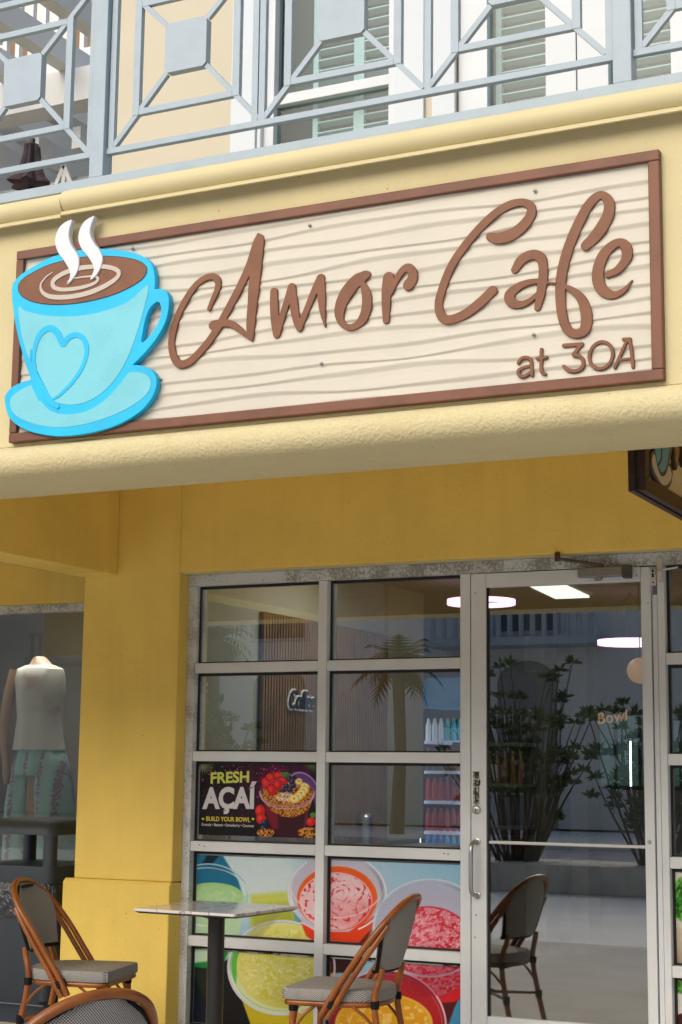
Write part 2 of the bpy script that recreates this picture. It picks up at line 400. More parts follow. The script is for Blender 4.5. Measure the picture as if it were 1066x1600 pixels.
# beam running forward from the column to the fascia
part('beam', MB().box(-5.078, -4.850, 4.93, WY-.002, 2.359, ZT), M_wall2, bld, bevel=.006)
# neighbouring shop front, set back
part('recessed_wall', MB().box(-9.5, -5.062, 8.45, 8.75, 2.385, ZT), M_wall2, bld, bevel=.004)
# porch ceiling
part('porch_ceiling', MB().box(-9.5, 1.6, 4.93, 8.9, ZT, 3.12), mat('ceiling stucco', (.88, .56, .02), .85, bump=.3, bscale=50, spec=.2), bld)  # out of view; ochre deepened to tint the light bounced onto the walls
# fascia: closed profile (y, z) running along x
x0f, x1f = -9.0, 1.8
prof = [(4.93, 2.36), (4.642, 2.36)]
for k in range(13):                          # rough round lower moulding
    a = rad(-100+k*(190/12.0)); prof.append((4.640-.045*math.cos(a)*1.0, 2.418+.052*math.sin(a)))
prof = [(4.93, 2.36), (4.650, 2.36), (4.650, 2.366)]
lower = []
for k in range(11):
    a = rad(-90+k*16.5); lower.append((4.636-.062*math.cos(a), 2.424+.056*math.sin(a)))
fas_low = [(4.93, 2.36), (4.648, 2.36)]+lower+[(4.634, 2.486), (4.93, 2.486)]
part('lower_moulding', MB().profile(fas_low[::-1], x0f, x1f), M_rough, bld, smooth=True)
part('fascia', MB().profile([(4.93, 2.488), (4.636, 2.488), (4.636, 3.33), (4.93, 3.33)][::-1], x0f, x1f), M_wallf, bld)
XJ = -3.40                                   # joint of the crown moulding
def crown(x0, x1, dz, dy):
    cp = [(4.93, 3.331), (4.615+dy, 3.331), (4.600+dy, 3.318+dz), (4.586+dy, 3.306+dz), (4.578+dy, 3.307+dz), (4.578+dy, 3.318+dz), (4.588+dy, 3.322+dz)]
    for k in range(9):
        a = rad(-70+k*20); cp.append((4.612+dy-.042*math.cos(a), 3.366+dz+.040*math.sin(a)))
    cp += [(4.66, 3.412), (4.93, 3.412)]
    return MB().profile(cp[::-1], x0, x1)
part('crown_moulding', crown(XJ+.003, x1f, 0, 0), M_trim, bld, smooth=True)
part('crown_moulding', crown(x0f, XJ-.003, -.006, .006), M_trim, bld, smooth=True)
part('balcony_floor', MB().box(x0f, x1f, 4.932, WY+.3, 3.13, 3.40), M_trim, bld)
# upper storey wall: left strip, then the opening filled by windows and doors
uz0, uz1 = 3.402, 6.9
UW = mat('cream upper wall', (.54, .50, .40), .8, bump=.15, bscale=45, var=.03, spec=.2)
ux = lambda x, y: float(onY(x, y, WY)[0])
part('upper_wall', MB().box(-5.108, -4.214, WY, 12.5, uz0, uz1), UW, bld)
part('upper_wall', MB().box(-4.213, 1.6, WY+.22, WY+.4, uz0, uz1), UW, bld)
part('upper_wall', MB().box(-3.092, -3.052, WY, WY+.21, uz0, uz1), UW, bld)
part('parapet', MB().box(-5.2, 1.6, WY-.1, 12.5, uz1+.001, uz1+.25), M_whitew, bld)
# white trim boards
tb = MB(); tb.box(-4.212, -4.060, WY-.025, WY+.21, uz0, uz1); tb.box(-4.058, -4.035, WY-.010, WY+.2, uz0, uz1)
tb.box(-3.245, -3.094, WY-.02, WY+.21, uz0, uz1); tb.box(-3.050, -2.925, WY-.02, WY+.21, uz0, uz1)
part('trim_board', tb, M_whitew, bld, bevel=.004)
M_louv = mat('shutter paint', (.50, .66, .70), .5)
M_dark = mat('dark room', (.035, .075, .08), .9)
def louvre_part(x0, x1, z0, z1, parent, y=WY+.135, step=.058):
    mb = MB()
    st = .03
    mb.box(x0, x0+st, y, y+.03, z0, z1); mb.box(x1-st, x1, y, y+.03, z0, z1)
    z = z0+.03
    while z < z1-.03:
        mb.bar((x0+st+.001, y+.02, z), (x1-st-.001, y+.02, z), .048, .008, up=(0, .25, .97)); z += step
    part('shutter', mb, M_louv, parent)
def up_window(x0, x1, z0, z1, fr, meet, shutters, name='window', label=None):
    f = MB(); y0 = WY+.02
    f.box(x0, x0+fr, y0, y0+.08, z0, z1); f.box(x1-fr, x1, y0, y0+.08, z0, z1)
    f.box(x0+fr, x1-fr, y0+.002, y0+.078, z0, z0+.14); f.box(x0+fr, x1-fr, y0+.002, y0+.078, z1-fr, z1)
    if meet: f.box(x0+fr, x1-fr, y0+.004, y0+.075, meet-.028, meet+.028)
    o = part(name, f, M_white, bld, bevel=.003, label=label)
    part('pane', MB().box(x0+fr, x1-fr, y0+.040, y0+.046, z0+.14, (meet-.028) if meet else z1-fr), M_glassw, o)
    if meet: part('pane', MB().box(x0+fr, x1-fr, y0+.050, y0+.056, meet+.028, z1-fr), M_glassw, o)
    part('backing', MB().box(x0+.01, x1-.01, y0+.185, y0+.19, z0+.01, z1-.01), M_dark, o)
    for a, b in shutters: louvre_part(a, b, z0+.15, z1-.1, o)
    return o
up_window(-4.034, -3.247, 3.45, 6.3, .060, 4.855, [(-3.80, -3.53), (-3.53, -3.29)], label='sash window with white shutters behind the glass')
up_window(-2.922, -2.309, 3.42, 6.2, .155, None, [(-2.765, -2.46)], name='balcony_door')
up_window(-2.303, -1.690, 3.42, 6.2, .155, None, [(-2.15, -1.84)], name='balcony_door')
up_window(-1.60, -.9, 3.45, 6.2, .06, 4.855, [(-1.54, -1.25), (-1.25, -.96)])
part('weather_strip', MB().box(-2.9235, -2.9225, WY+.005, WY+.06, 3.42, 6.2), mat('rusty strip', (.22, .12, .04), .8), bld)
tb = MB(); tb.box(-1.689, -1.605, WY-.02, WY+.21, uz0, uz1); part('trim_board', tb, M_whitew, bld)

# ------------------------------------------------------------------ storefront window, door and side window
ZH0, ZH1 = 2.295, 2.352
gy = GY+.055      # glass
def pane_gasket(x0, x1, z0, z1, fo):
    t = .008; g = MB(); y0, y1 = GY+.040, GY+.0535
    g.box(x0, x0+t, y0, y1, z0, z1); g.box(x1-t, x1, y0, y1, z0, z1); g.box(x0+t, x1-t, y0, y1, z1-.014, z1); g.box(x0+t, x1-t, y0, y1, z0, z0+t)
    part('gasket', g, M_gask, fo)
    part('pane', MB().box(x0, x1, gy, gy+.006, z0, z1), M_glass, fo)
def bars(x0, x1, edges, zs):
    pass
fr = MB()
fr.box(-4.419-.0, -4.417+.0, GY, GY+.001, .05, .051)
fr = MB()
fr.box(-3.704, -3.656, GY, GY+.11, .0, ZH0-.001)
fr.box(-2.941, -2.889, GY, GY+.11, .0, ZH0-.001)
ZB = [(1.843, 1.894), (1.394, 1.444), (.943, .993), (.476, .526), (.0, .09)]
for xa, xb in ((-4.418, -3.705), (-3.655, -2.942)):
    for a, b in ZB: fr.box(xa, xb, GY+.003, GY+.11, a, b)
win = part('window', fr, M_alu, bld, bevel=.0025, label='grid storefront window of ten panes left of the door')
part('frame_header', MB().box(JX+.001, -1.10, GY-.004, GY+.11, ZH0, ZH1), M_aluold, win, bevel=.002)
part('frame_jamb', MB().box(JX+.001, -4.419, GY-.002, GY+.11, .0, ZH0-.001), M_alujamb, win, bevel=.002)
zr = [(1.894, ZH0), (1.444, 1.843), (.993, 1.394), (.526, .943), (.09, .476)]
for xa, xb in ((-4.418, -3.705), (-3.655, -2.942)):
    for a, b in zr: pane_gasket(xa, xb, a, b, win)
# caulk strip beside the jamb and under the wall
part('caulk', MB().box(JX, -1.10, WY+.02, WY+.085, 2.3525, 2.3565), M_trim, win)
# side window right of the door
fr = MB(); fr.box(-1.978, -1.946, GY, GY+.11, 0, ZH0-.001)
fr.box(-1.20, -1.15, GY, GY+.11, 0, ZH0-.001)
fr.box(-2.003, -1.980, GY+.004, GY+.11, 0, 2.16)
for a, b in ZB: fr.box(-1.945, -1.201, GY+.003, GY+.11, a, b)
sw = part('window', fr, M_alu, bld, bevel=.0025, label='side window right of the door')
for a, b in zr: pane_gasket(-1.945, -1.201, a, b, sw)
# door leaf
dm = MB(); D0 = GY-.006
dm.box(-2.883, -2.808, D0, D0+.045, .015, 2.296-.004); dm.box(-2.053, -2.008, D0, D0+.045, .015, 2.288)
dm.box(-2.807, -2.054, D0+.001, D0+.044, 2.224, 2.291); dm.box(-2.807, -2.054, D0+.001, D0+.044, .015, .25)
door = part('door', dm, M_alu, bld, bevel=.003, label='aluminium framed glass door with pull handle')
part('pane', MB().box(-2.807, -2.054, D0+.019, D0+.025, .25, 2.224), M_glass, door)
g = MB(); g.box(-2.8075, -2.798, D0+.012, D0+.017, .25, 2.224); part('gasket', g, M_gask, door)
part('push_bar', MB().box(-2.797, -2.055, D0+.004, D0+.016, 1.026, 1.039), mat('bright aluminium', (.6, .6, .6), .35, metal=.6), door, bevel=.002)
h = MB(); hx = -2.853
h.tube([(hx, D0, 1.035), (hx-.006, D0-.030, 1.032), (hx-.010, D0-.052, 1.005), (hx-.010, D0-.055, .91), (hx-.010, D0-.052, .82), (hx-.006, D0-.030, .793), (hx, D0, .790)], .0105, n=12, smooth=5)
h.lathe([(.017, 0), (.017, -.006), (.012, -.008)], (hx, D0, 1.035), ax='y'); h.lathe([(.017, 0), (.017, -.006), (.012, -.008)], (hx, D0, .790), ax='y')
part('handle', h, M_steel, door, smooth=True)
h = MB(); h.lathe([(.021, 0), (.021, -.008), (.016, -.012), (.006, -.013)], (-2.855, D0, 1.181), n=24, ax='y'); part('lock', h, M_steel, door, smooth=True)
h = MB(); h.box(-2.8575, -2.8545, D0-.0145, D0-.0132, 1.170, 1.184); part('keyhole', h, M_gask, door)
# little PULL plate, letters stacked
part('pull_plate', MB().box(-2.872, -2.842, D0-.002, D0, 1.205, 1.358), mat('worn plate', (.42, .41, .36), .6, col2=(.05, .05, .045), vscale=90, vlo=.42, vhi=.52), door)
for k, ch in enumerate('PULL'):
    me, a, b, c, d = text_mesh(ch, .040, .0015)
    place_mesh(me, lambda co: np.column_stack([-2.8665+co[:, 0]-a+.004, D0-.0030-co[:, 2], 1.325-k*.036+co[:, 1]-c]))
    link_mesh('plate_letter', me, M_gask, door)
# closer with arm
h = MB(); h.box(-2.336, -2.125, D0-.048, D0-.001, 2.247, 2.290); cl = part('closer', h, mat('closer grey', (.23, .23, .215), .45, metal=.3), door, bevel=.004)
part('closer_end', MB().box(-2.124, -2.088, D0-.050, D0-.002, 2.236, 2.297), mat('closer dark', (.06, .06, .055), .5), cl, bevel=.003)
h = MB(); h.lathe([(.019, 0), (.019, -.012), (.014, -.016)], (-2.245, D0-.025, 2.246)); part('pinion_cap', h, M_steel, cl, smooth=True)
h = MB(); h.tube([(-2.215, D0-.03, 2.300), (-2.30, D0-.065, 2.313), (-2.405, D0-.095, 2.330), (-2.42, D0-.09, 2.332)], .0075, n=8)
h.lathe([(.013, -.01), (.013, .028), (.009, .034)], (-2.418, D0-.09, 2.330)); h.bar((-2.418, D0-.085, 2.330), (-2.34, D0+.0, 2.325), .018, .006, up=(0, 0, 1))
part('closer_arm', h, mat('rusty arm', (.10, .055, .04), .55, var=.4, vscale=30), cl, smooth=True)
# pivot hinge at the head of the post, and the rod beside it
h = MB(); h.lathe([(.0005, 2.214), (.015, 2.214), (.015, 2.258), (.016, 2.259), (.016, 2.262), (.015, 2.263), (.015, 2.318), (.008, 2.322), (.0005, 2.322)], (-1.958, GY-.020, 0), n=18)
pv = part('pivot_hinge', h, mat('pivot paint', (.50, .47, .44), .5), sw, smooth=True)
h = MB(); h.tube([(-1.945, GY-.024, 2.268), (-1.873, GY-.030, 2.276)], .0048, n=8); part('hinge_pin', h, M_white, pv, smooth=True)
h = MB(); h.box(-2.006, -1.981, GY-.006, GY-.0045, 2.20, 2.285); pp = part('hinge_plate', h, M_aluold, sw)
h = MB()
for z, r in ((2.268, .006), (2.252, .006), (2.243, .006), (2.216, .004)): h.lathe([(r, 0), (r*.6, -.003)], (-1.995, GY-.0065, z), n=10, ax='y')
part('screw_hole', h, M_gask, pp)
# small screws on the frame
h = MB()
for x, z in ((-4.36, .975), (-4.33, .970), (-3.02, .975), (-3.0, .972), (-2.86, 2.20), (-2.865, .60), (-2.02, 2.12), (-2.07, 2.25), (-2.03, 1.055), (-2.86, .70)): h.lathe([(.0032, 0), (.002, -.003)], (x, GY-.0062, z), n=8, ax='y')
part('screw', h, M_gask, win)
h = MB(); h.lathe([(.010, 0), (.008, -.004)], (-2.033, D0-.0005, 1.055), n=14, ax='y'); part('bar_bolt', h, M_steel, door, smooth=True)

# neighbouring shop window (set back) with dark interior
fr = MB(); fr.box(-9.4, -5.064, 8.50, 8.58, 2.335, 2.384); fr.box(-9.4, -5.064, 8.48, 8.6, .0, .35)
fr.box(-9.4, -9.3, 8.50, 8.58, .35, 2.335)
nw = part('window', fr, M_aluold, bld, label='large plate glass display window of the neighbouring shop')
part('pane', MB().box(-9.3, -5.064, 8.53, 8.536, .35, 2.335), M_glassn, nw)
part('shop_fill_light', MB().box(-7.4, -5.6, 8.9, 9.3, 2.86, 2.89), mat('shop fill glow', (.8, .8, .8), .5, emit=(1, .96, .9), estr=24), bld)  # unseen glowing panel added to brighten the mannequin display
M_int = mat('dark interior', (.10, .09, .075), .9, var=.4, vscale=1.5)
nb = MB(); nb.box(-9.5, -5.06, 10.6, 10.7, 0, 2.9); nb.box(-9.6, -9.5, 8.76, 10.7, 0, 2.9); nb.box(-9.5, -5.06, 8.76, 10.6, 2.9, 2.98); nb.box(-9.5, -5.06, 8.76, 10.6, -.1, .02)
part('shop_interior', nb, M_int, bld)
# cafe interior shell
iw = mat('interior plaster', (.42, .41, .34), .9, var=.1, vscale=1)
c = MB(); c.box(-4.72, -4.60, GY+.12, 10.6, 0, 2.95); c.box(-6.2, -4.722, 10.602, 10.7, 0, 2.95); c.box(-6.3, -6.2, 10.6, 15.0, 0, 2.95); c.box(-6.3, 1.4, 14.9, 15.0, 0, 2.95); c.box(1.4, 1.5, GY+.12, 15, 0, 2.95)
part('interior_wall', c, iw, bld)
part('interior_ceiling', MB().box(-6.3, 1.5, GY+.12, 15, 2.601, 2.66), mat('interior ceiling', (.30, .27, .25), .9), bld)
part('interior_floor', MB().box(-6.3, 1.5, GY+.12, 15, -.1, .004), mat('interior floor', (.10, .10, .095), .35, var=.2, vscale=1.5), bld)
# ------------------------------------------------------------------ the big carved sign
SY = 4.610
sign = thing('cafe_sign', 'long cream carved sign with brown frame and script lettering on the fascia', 'sign', (-2.41, 4.67, 2.51))
SX0, SX1, SZ0, SZ1 = -3.611, -1.226, 2.498, 3.211
ft = .0345
fb = MB()
fb.box(SX0, SX1, SY, SY+.030, SZ1-ft, SZ1); fb.box(SX0, SX1, SY, SY+.030, SZ0, SZ0+ft)
fb.box(SX0, SX0+ft*.92, SY+.0005, SY+.0295, SZ0+ft, SZ1-ft); fb.box(SX1-ft*1.05, SX1, SY+.0005, SY+.0295, SZ0+ft, SZ1-ft)
part('frame', fb, M_brownf, sign, bevel=.004)
part('backboard', MB().box(SX0+.002, SX1-.002, SY+.0305, SY+.0375, SZ0+.002, SZ1-.002), M_brownf, sign)
# carved wavy board face
RL = 14
def ridge_lines(X):
    H = SZ1-SZ0-2*ft; out = []
    for i in range(-1, RL+2):
        b = SZ1-ft-H*(i/RL)
        ph = i*1.7
        out.append(b+.006*np.sin(X*3.1+ph)+.006*np.sin(X*6.7+ph*2.3)+.002*np.sin(X*13+ph*.7)+(vnoise(X*2+i*5.1, X*0+i, 9)-.5)*.02)
    out = np.array(out)
    return np.minimum.accumulate(out-.0*np.arange(len(out))[:, None], axis=0)
def carved(X, Z):
    xs = X[0]; R = ridge_lines(xs)           # descending lines
    for k in range(1, len(R)): R[k] = np.minimum(R[k], R[k-1]-.014)
    Y = np.zeros_like(X)
    for k in range(len(R)-1):
        top = R[k][None, :]; bot = R[k+1][None, :]; m = (Z <= top) & (Z > bot)
        t = (top-Z)/(top-bot)
        s_ = np.clip(t/.30, 0, 1); pr_ = np.where(t < .30, 1-s_*s_*(3-2*s_), ((t-.30)/.70)**1.2)
        Y = np.where(m, SY+.019-.0050*pr_, Y)
    return Y+.0006*(fbm(X*14, Z*90, 4)-.5)
me, co = grid_mesh(SX0+ft*.9, SX1-ft, SZ0+ft-.001, SZ1-ft+.001, 340, 330, carved)
pn = link_mesh('panel', me, M_cream, sign)
for x, y in ((484, 352), (836, 298), (502, 568), (834, 523), (207, 388), (251, 592)):
    p = onY(x, y, SY+.01); h = MB(); h.lathe([(.0055, 0), (.0055, -.004), (.003, -.006)], (p[0], SY+.012, p[2]), n=10, ax='y')
    part('screw', h, mat('grey screw', (.25, .25, .25), .4, metal=.8), sign, smooth=True)
def to_plane(pts, ox, oy, sc, Y, k=6, closed=False):
    P = np.array(pts, float); sp = catmull(P, k, closed) if k else P
    out = []
    for q in sp:
        px, py = ox+q[0]/sc, oy+q[1]/sc; p = onY(px, py, Y)
        if len(q) > 2: mpp = Y/(ray(px, py)[1]*F_PX)*1.04; out.append((p[0], p[2], q[2]/sc*mpp/2))
        else: out.append((p[0], p[2]))
    return np.array(out)
A_ = (220, 280, 2.4227); B_ = (640, 220, 2.5023)
LY = SY+.008
def letter(label, fr_, strokes, polys=(), holes=(), k=6):
    st = [to_plane(s, *fr_, LY, k) for s in strokes]; pp = [to_plane(p, *fr_, LY, 4, True) for p in polys]; hh = [to_plane(p, *fr_, LY, 5, True) for p in holes]
    me = shape_mesh(st, pp, hh, h=.0014, depth=.010, bevel=.0016)
    place_mesh(me, faceY(LY, .010))
    o = link_mesh('letter', me, M_brown, sign); o['label'] = label; return o
letter('script letter A', A_,
       [[(258, 490, 17), (272, 455, 20), (290, 412, 24), (290, 382, 26), (272, 368, 25), (243, 374, 24), (208, 400, 25), (170, 455, 27), (138, 520, 27), (118, 590, 28), (117, 645, 28), (133, 688, 30), (155, 700, 30), (190, 685, 30), (235, 640, 30), (280, 580, 30), (325, 500, 31), (372, 412, 32), (412, 325, 34), (440, 240, 36), (449, 222, 30)],
        [(272, 552, 34), (300, 545, 30), (340, 547, 26), (378, 572, 22), (414, 603, 12)]],
       polys=[[(437, 212), (452, 206), (466, 224), (460, 300), (449, 400), (437, 500), (425, 604), (416, 610), (399, 566), (404, 470), (409, 380), (422, 300)]])
letter('script letter m', A_,
       [[(503, 425, 30), (504, 480, 34), (508, 540, 34), (514, 586, 30)], [(514, 586, 28), (536, 515, 27), (558, 445, 28), (569, 408, 30)],
        [(570, 408, 32), (578, 470, 34), (588, 530, 30), (600, 563, 26)], [(600, 562, 25), (625, 500, 25), (655, 425, 28), (679, 373, 30)],
        [(681, 373, 31), (683, 440, 33), (688, 500, 24), (697, 558, 5)]])
letter('script letter o', A_, [], polys=[[(835, 350), (848, 345), (864, 348), (871, 358), (862, 374), (848, 388), (862, 408), (874, 450), (870, 500), (848, 545), (812, 569), (783, 572), (752, 553), (735, 520), (734, 482), (750, 432), (780, 388), (810, 360)]],
       holes=[[(829, 405), (800, 440), (775, 485), (768, 518), (773, 540), (793, 548), (815, 535), (832, 502), (837, 460), (834, 425)]])
letter('script letter r', A_, [[(937, 372, 44), (930, 420, 40), (928, 480, 34), (928, 534, 26)], [(944, 430, 20), (962, 392, 22), (985, 350, 27), (1010, 334, 32), (1028, 350, 34), (1026, 380, 42), (1013, 398, 44)]])
letter('script letter C', B_, [[(313, 374, 30), (345, 380, 44), (395, 368, 48), (440, 335, 44), (473, 290, 40), (472, 255, 34), (440, 240, 30), (385, 252, 33), (315, 300, 34), (235, 385, 34), (165, 485, 34), (125, 585, 34), (113, 645, 34), (127, 688, 36), (158, 699, 36), (218, 676, 38), (280, 628, 40), (323, 586, 40)]])
letter('script letter a', B_, [[(412, 502, 32), (438, 464, 40), (480, 444, 38), (512, 456, 38), (522, 495, 36), (520, 545, 38), (511, 600, 36), (500, 652, 26)],
                               [(515, 546, 18), (468, 552, 24), (425, 570, 32), (391, 602, 42), (398, 630, 38), (428, 640, 30), (464, 628, 22), (498, 600, 16)], [(530, 553, 8), (575, 557, 9)]])
letter('script letter f', B_, [[(689, 408, 40), (715, 384, 46), (750, 340, 50), (777, 285, 46), (779, 240, 40), (757, 213, 32), (728, 220, 36), (692, 262, 40), (650, 345, 42), (615, 435, 42), (593, 530, 42), (589, 600, 40), (596, 680, 38), (616, 735, 36), (650, 754, 34), (683, 738, 42), (692, 692, 46), (678, 630, 38), (648, 592, 28), (605, 566, 16)]])
letter('script letter e', B_, [[(775, 522, 26), (815, 502, 32), (848, 458, 40), (846, 416, 42), (822, 396, 32), (788, 412, 38), (754, 452, 44), (736, 510, 46), (741, 560, 46), (765, 592, 40), (800, 602, 30), (838, 583, 20), (870, 545, 6)]])
letter('small letter a', B_, [[(424, 868, 13), (436, 851, 13), (456, 846, 13), (473, 856, 13), (477, 880, 13), (478, 915, 13)], [(474, 879, 11), (445, 886, 13), (425, 898, 14), (428, 916, 13), (448, 920, 13), (474, 902, 11)]], k=5)
letter('small letter t', B_, [[(515, 815, 14), (514, 860, 14), (516, 902, 14), (530, 911, 12)], [(497, 850, 12), (515, 848, 12), (535, 845, 12)]], k=4)
letter('numeral 3', B_, [[(602, 800, 15), (640, 797, 15), (674, 794, 15)], [(672, 796, 15), (656, 815, 15), (640, 835, 15)], [(640, 836, 15), (665, 842, 15), (679, 862, 15), (672, 888, 15), (645, 900, 15), (620, 895, 15), (602, 880, 13)]], k=5)
el = [(748+46*math.cos(a), 838-52*math.sin(a)-6*math.cos(a), 14) for a in np.linspace(0, 2*math.pi, 25)]
letter('numeral 0', B_, [el], k=2)
letter('capital letter A', B_, [[(802, 886, 13), (830, 822, 13), (852, 775, 13)], [(835, 775, 12), (852, 774, 12), (862, 773, 12)], [(860, 776, 14), (868, 830, 14), (873, 883, 14)], [(822, 856, 10), (868, 850, 10)]], k=3)
# ---- cup emblem (crop frame 0,320 scale 2.665)
K_ = (0, 320, 2.665)
EY = SY-.014
def layer(name, m, front, depth, strokes=(), polys=(), holes=(), parent=None, ofs=0, k=6, bevel=.0015, h=.0018):
    st = [to_plane(s, *K_, front, k) for s in strokes]; pp = [to_plane(p, *K_, front, k, True) for p in polys]; hh = [to_plane(p, *K_, front, k, True) for p in holes]
    me = shape_mesh(st, pp, hh, h=h, depth=depth, bevel=bevel, ofs=ofs); place_mesh(me, faceY(front, depth)); return link_mesh(name, me, m, parent or sign)
saucer_o = [(20, 812), (30, 780), (62, 752), (130, 728), (260, 715), (420, 690), (545, 668), (600, 672), (640, 698), (653, 742), (635, 800), (585, 860), (500, 912), (400, 945), (300, 961), (215, 962), (128, 945), (68, 915), (33, 875)]
saucer_i = [(42, 832), (55, 795), (130, 750), (260, 735), (420, 720), (535, 698), (590, 700), (622, 720), (627, 758), (600, 800), (530, 848), (440, 888), (330, 918), (220, 926), (120, 905), (62, 872)]
cup_o = [(50, 350), (72, 305), (130, 262), (230, 212), (350, 186), (470, 185), (570, 203), (625, 238), (642, 280), (645, 335), (632, 410), (605, 510), (570, 615), (520, 712), (450, 792), (370, 850), (285, 869), (215, 855), (165, 808), (125, 715), (88, 600), (60, 470)]
em = layer('cup_emblem', M_cyan, EY, .026, polys=[saucer_o, cup_o, [(600, 380), (645, 352), (675, 351), (698, 370), (704, 415), (690, 485), (652, 556), (595, 625), (540, 672), (560, 600), (590, 500)]],
           holes=[[(655, 404), (668, 418), (670, 455), (655, 498), (625, 543), (590, 574), (594, 535), (605, 480), (625, 430)]])
layer('saucer_face', M_cyanl, EY-.0012, .0010, polys=[saucer_i], parent=em, bevel=.0002,
      holes=[[(40, 500), (150, 790), (170, 818), (215, 860), (285, 873), (372, 854), (455, 796), (526, 712), (560, 650), (600, 400), (300, 300)]])
layer('cup_face', M_cyanl, EY-.0014, .0012, parent=em, bevel=.0002,
      polys=[[(77, 428), (110, 443), (200, 462), (320, 463), (430, 443), (535, 402), (616, 335), (600, 430), (570, 535), (530, 640), (480, 725), (415, 790), (350, 824), (285, 832), (222, 816), (190, 760), (150, 680), (120, 640), (90, 540)]],
      holes=[])
layer('heart_outline', M_cyan, EY-.0034, .0018, parent=em, bevel=.0003,
      strokes=[[(120, 650, 16), (150, 720, 30), (175, 770, 34), (210, 820, 24), (240, 840, 18)], [(128, 600, 4), (125, 670, 14)],
               [(148, 705, 18), (140, 640, 18), (150, 575, 22), (175, 530, 26), (210, 513, 26), (240, 535, 28), (262, 578, 26), (285, 553, 25), (320, 541, 22), (350, 562, 22), (361, 612, 20), (340, 680, 18), (295, 745, 16), (250, 790, 13), (220, 810, 8)]])
coffee = [(77, 350), (88, 318), (130, 287), (220, 246), (350, 219), (470, 216), (560, 229), (603, 252), (609, 282), (575, 322), (480, 370), (370, 400), (260, 414), (160, 408), (98, 384)]
layer('coffee_rim', M_gask, EY-.0009, .0007, polys=[coffee], parent=em, ofs=.0024, bevel=.0001)
layer('coffee', M_brown, EY-.0032, .0020, polys=[coffee], parent=em, bevel=.0003)
sw1 = [(220, 280, 4), (190, 302, 7), (169, 335, 9), (178, 365, 14), (215, 383, 19), (290, 383, 20), (370, 366, 21), (440, 336, 21), (488, 302, 19), (492, 276, 18), (455, 260, 18), (400, 257, 18), (330, 264, 20), (265, 285, 20), (223, 315, 20), (224, 342, 18), (262, 353, 16), (330, 346, 16), (385, 330, 14), (408, 312, 12), (396, 298, 10), (350, 300, 7), (310, 306, 6), (280, 318, 4)]
layer('swirl', M_swirl, EY-.0062, .0028, strokes=[sw1], parent=em, bevel=.0005)
s1 = [(287, 64), (255, 84), (234, 120), (229, 155), (240, 195), (268, 235), (288, 272), (291, 300), (277, 332), (300, 312), (322, 275), (329, 232), (318, 200), (295, 165), (286, 130), (297, 98), (318, 62)]
s2 = [(383, 48), (352, 68), (331, 105), (326, 145), (338, 180), (362, 210), (384, 245), (390, 272), (375, 312), (398, 296), (418, 262), (427, 225), (415, 190), (392, 160), (376, 125), (382, 88), (415, 46)]
def straight(s, cutz):
    return s
layer('steam', M_steam, EY-.010, .026, polys=[s1[:15]+[(290, 96), (300, 64)]], parent=em, bevel=.002)
layer('steam', M_steam, EY-.010, .026, polys=[s2[:15]+[(378, 88), (392, 49)]], parent=em, bevel=.002)

# ------------------------------------------------------------------ the hanging blade sign under the porch ceiling
HX = -1.462; HY0 = 5.20; HZ0 = 2.277
hs = thing('hanging_sign', 'double sided brown framed blade sign hanging from the porch ceiling right of the door', 'sign', (HX-.03, 5.8, 2.28))
M_dkb = mat('dark brown frame', (.035, .011, .005), .5, var=.2, vscale=9)
HL, HH = 1.25, .62
def ring_yz(x0, x1, y0, y1, z0, z1, t):
    m = MB(); m.box(x0, x1, y0, y1, z0, z0+t); m.box(x0, x1, y0, y1, z1-t, z1); m.box(x0, x1, y0, y0+t, z0+t, z1-t); m.box(x0, x1, y1-t, y1, z0+t, z1-t); return m
part('frame', ring_yz(HX-.012, HX+.012, HY0, HY0+HL, HZ0, HZ0+HH, .05), M_dkb, hs, bevel=.002)
part('frame', ring_yz(HX-.048, HX-.024, HY0, HY0+HL, HZ0, HZ0+HH, .05), M_dkb, hs, bevel=.002)
part('core', MB().box(HX-.0238, HX-.0122, HY0+.006, HY0+HL-.006, HZ0+.006, HZ0+HH-.006), M_gask, hs)
def carved_yz(Yv, Z):
    out = np.zeros_like(Yv)
    t = ((Z-HZ0)/.052+.5*np.sin(Yv*5.1)+.25*np.sin(Yv*11+1)) % 1.0
    return HX-.006-.006*t
ys = np.linspace(HY0+.05, HY0+HL-.05, 120); zs = np.linspace(HZ0+.05, HZ0+HH-.05, 150)
me, co = grid_mesh(HY0+.05, HY0+HL-.05, HZ0+.05, HZ0+HH-.05, 120, 170, carved_yz)
place_mesh(me, lambda c: np.column_stack([c[:, 1], c[:, 0], c[:, 2]]))
link_mesh('panel', me, mat('cream gold panel', (.55, .44, .25), .6, bump=.2, bscale=60), hs)
part('hanger', MB().box(HX-.026, HX-.010, HY0+.2, HY0+.23, HZ0+HH, ZT-.001), M_black, hs)
part('hanger', MB().box(HX-.026, HX-.010, HY0+HL-.23, HY0+HL-.2, HZ0+HH, ZT-.001), M_black, hs)
def hpl(pts, X, k=6, closed=True):
    sp = catmull(np.array(pts, float), k, closed); out = []
    for q in sp:
        p = onX(986+q[0]/12.3, 690+q[1]/12.3, X)
        out.append((p[1], p[2])+((q[2],) if len(q) > 2 else ()))
    return np.array(out)
def hlayer(name, m, X, depth, polys=(), strokes=(), holes=(), parent=None):
    me = shape_mesh(strokes, polys, holes, h=.0016, depth=depth, bevel=.0004); place_mesh(me, faceX(X, depth)); return link_mesh(name, me, m, parent or hs)
so_ = [(395, 230), (420, 185), (455, 175), (600, 120), (730, 400), (775, 480), (800, 580), (795, 700), (770, 820), (720, 900), (670, 922), (610, 905), (530, 810), (460, 690), (410, 560), (390, 400)]
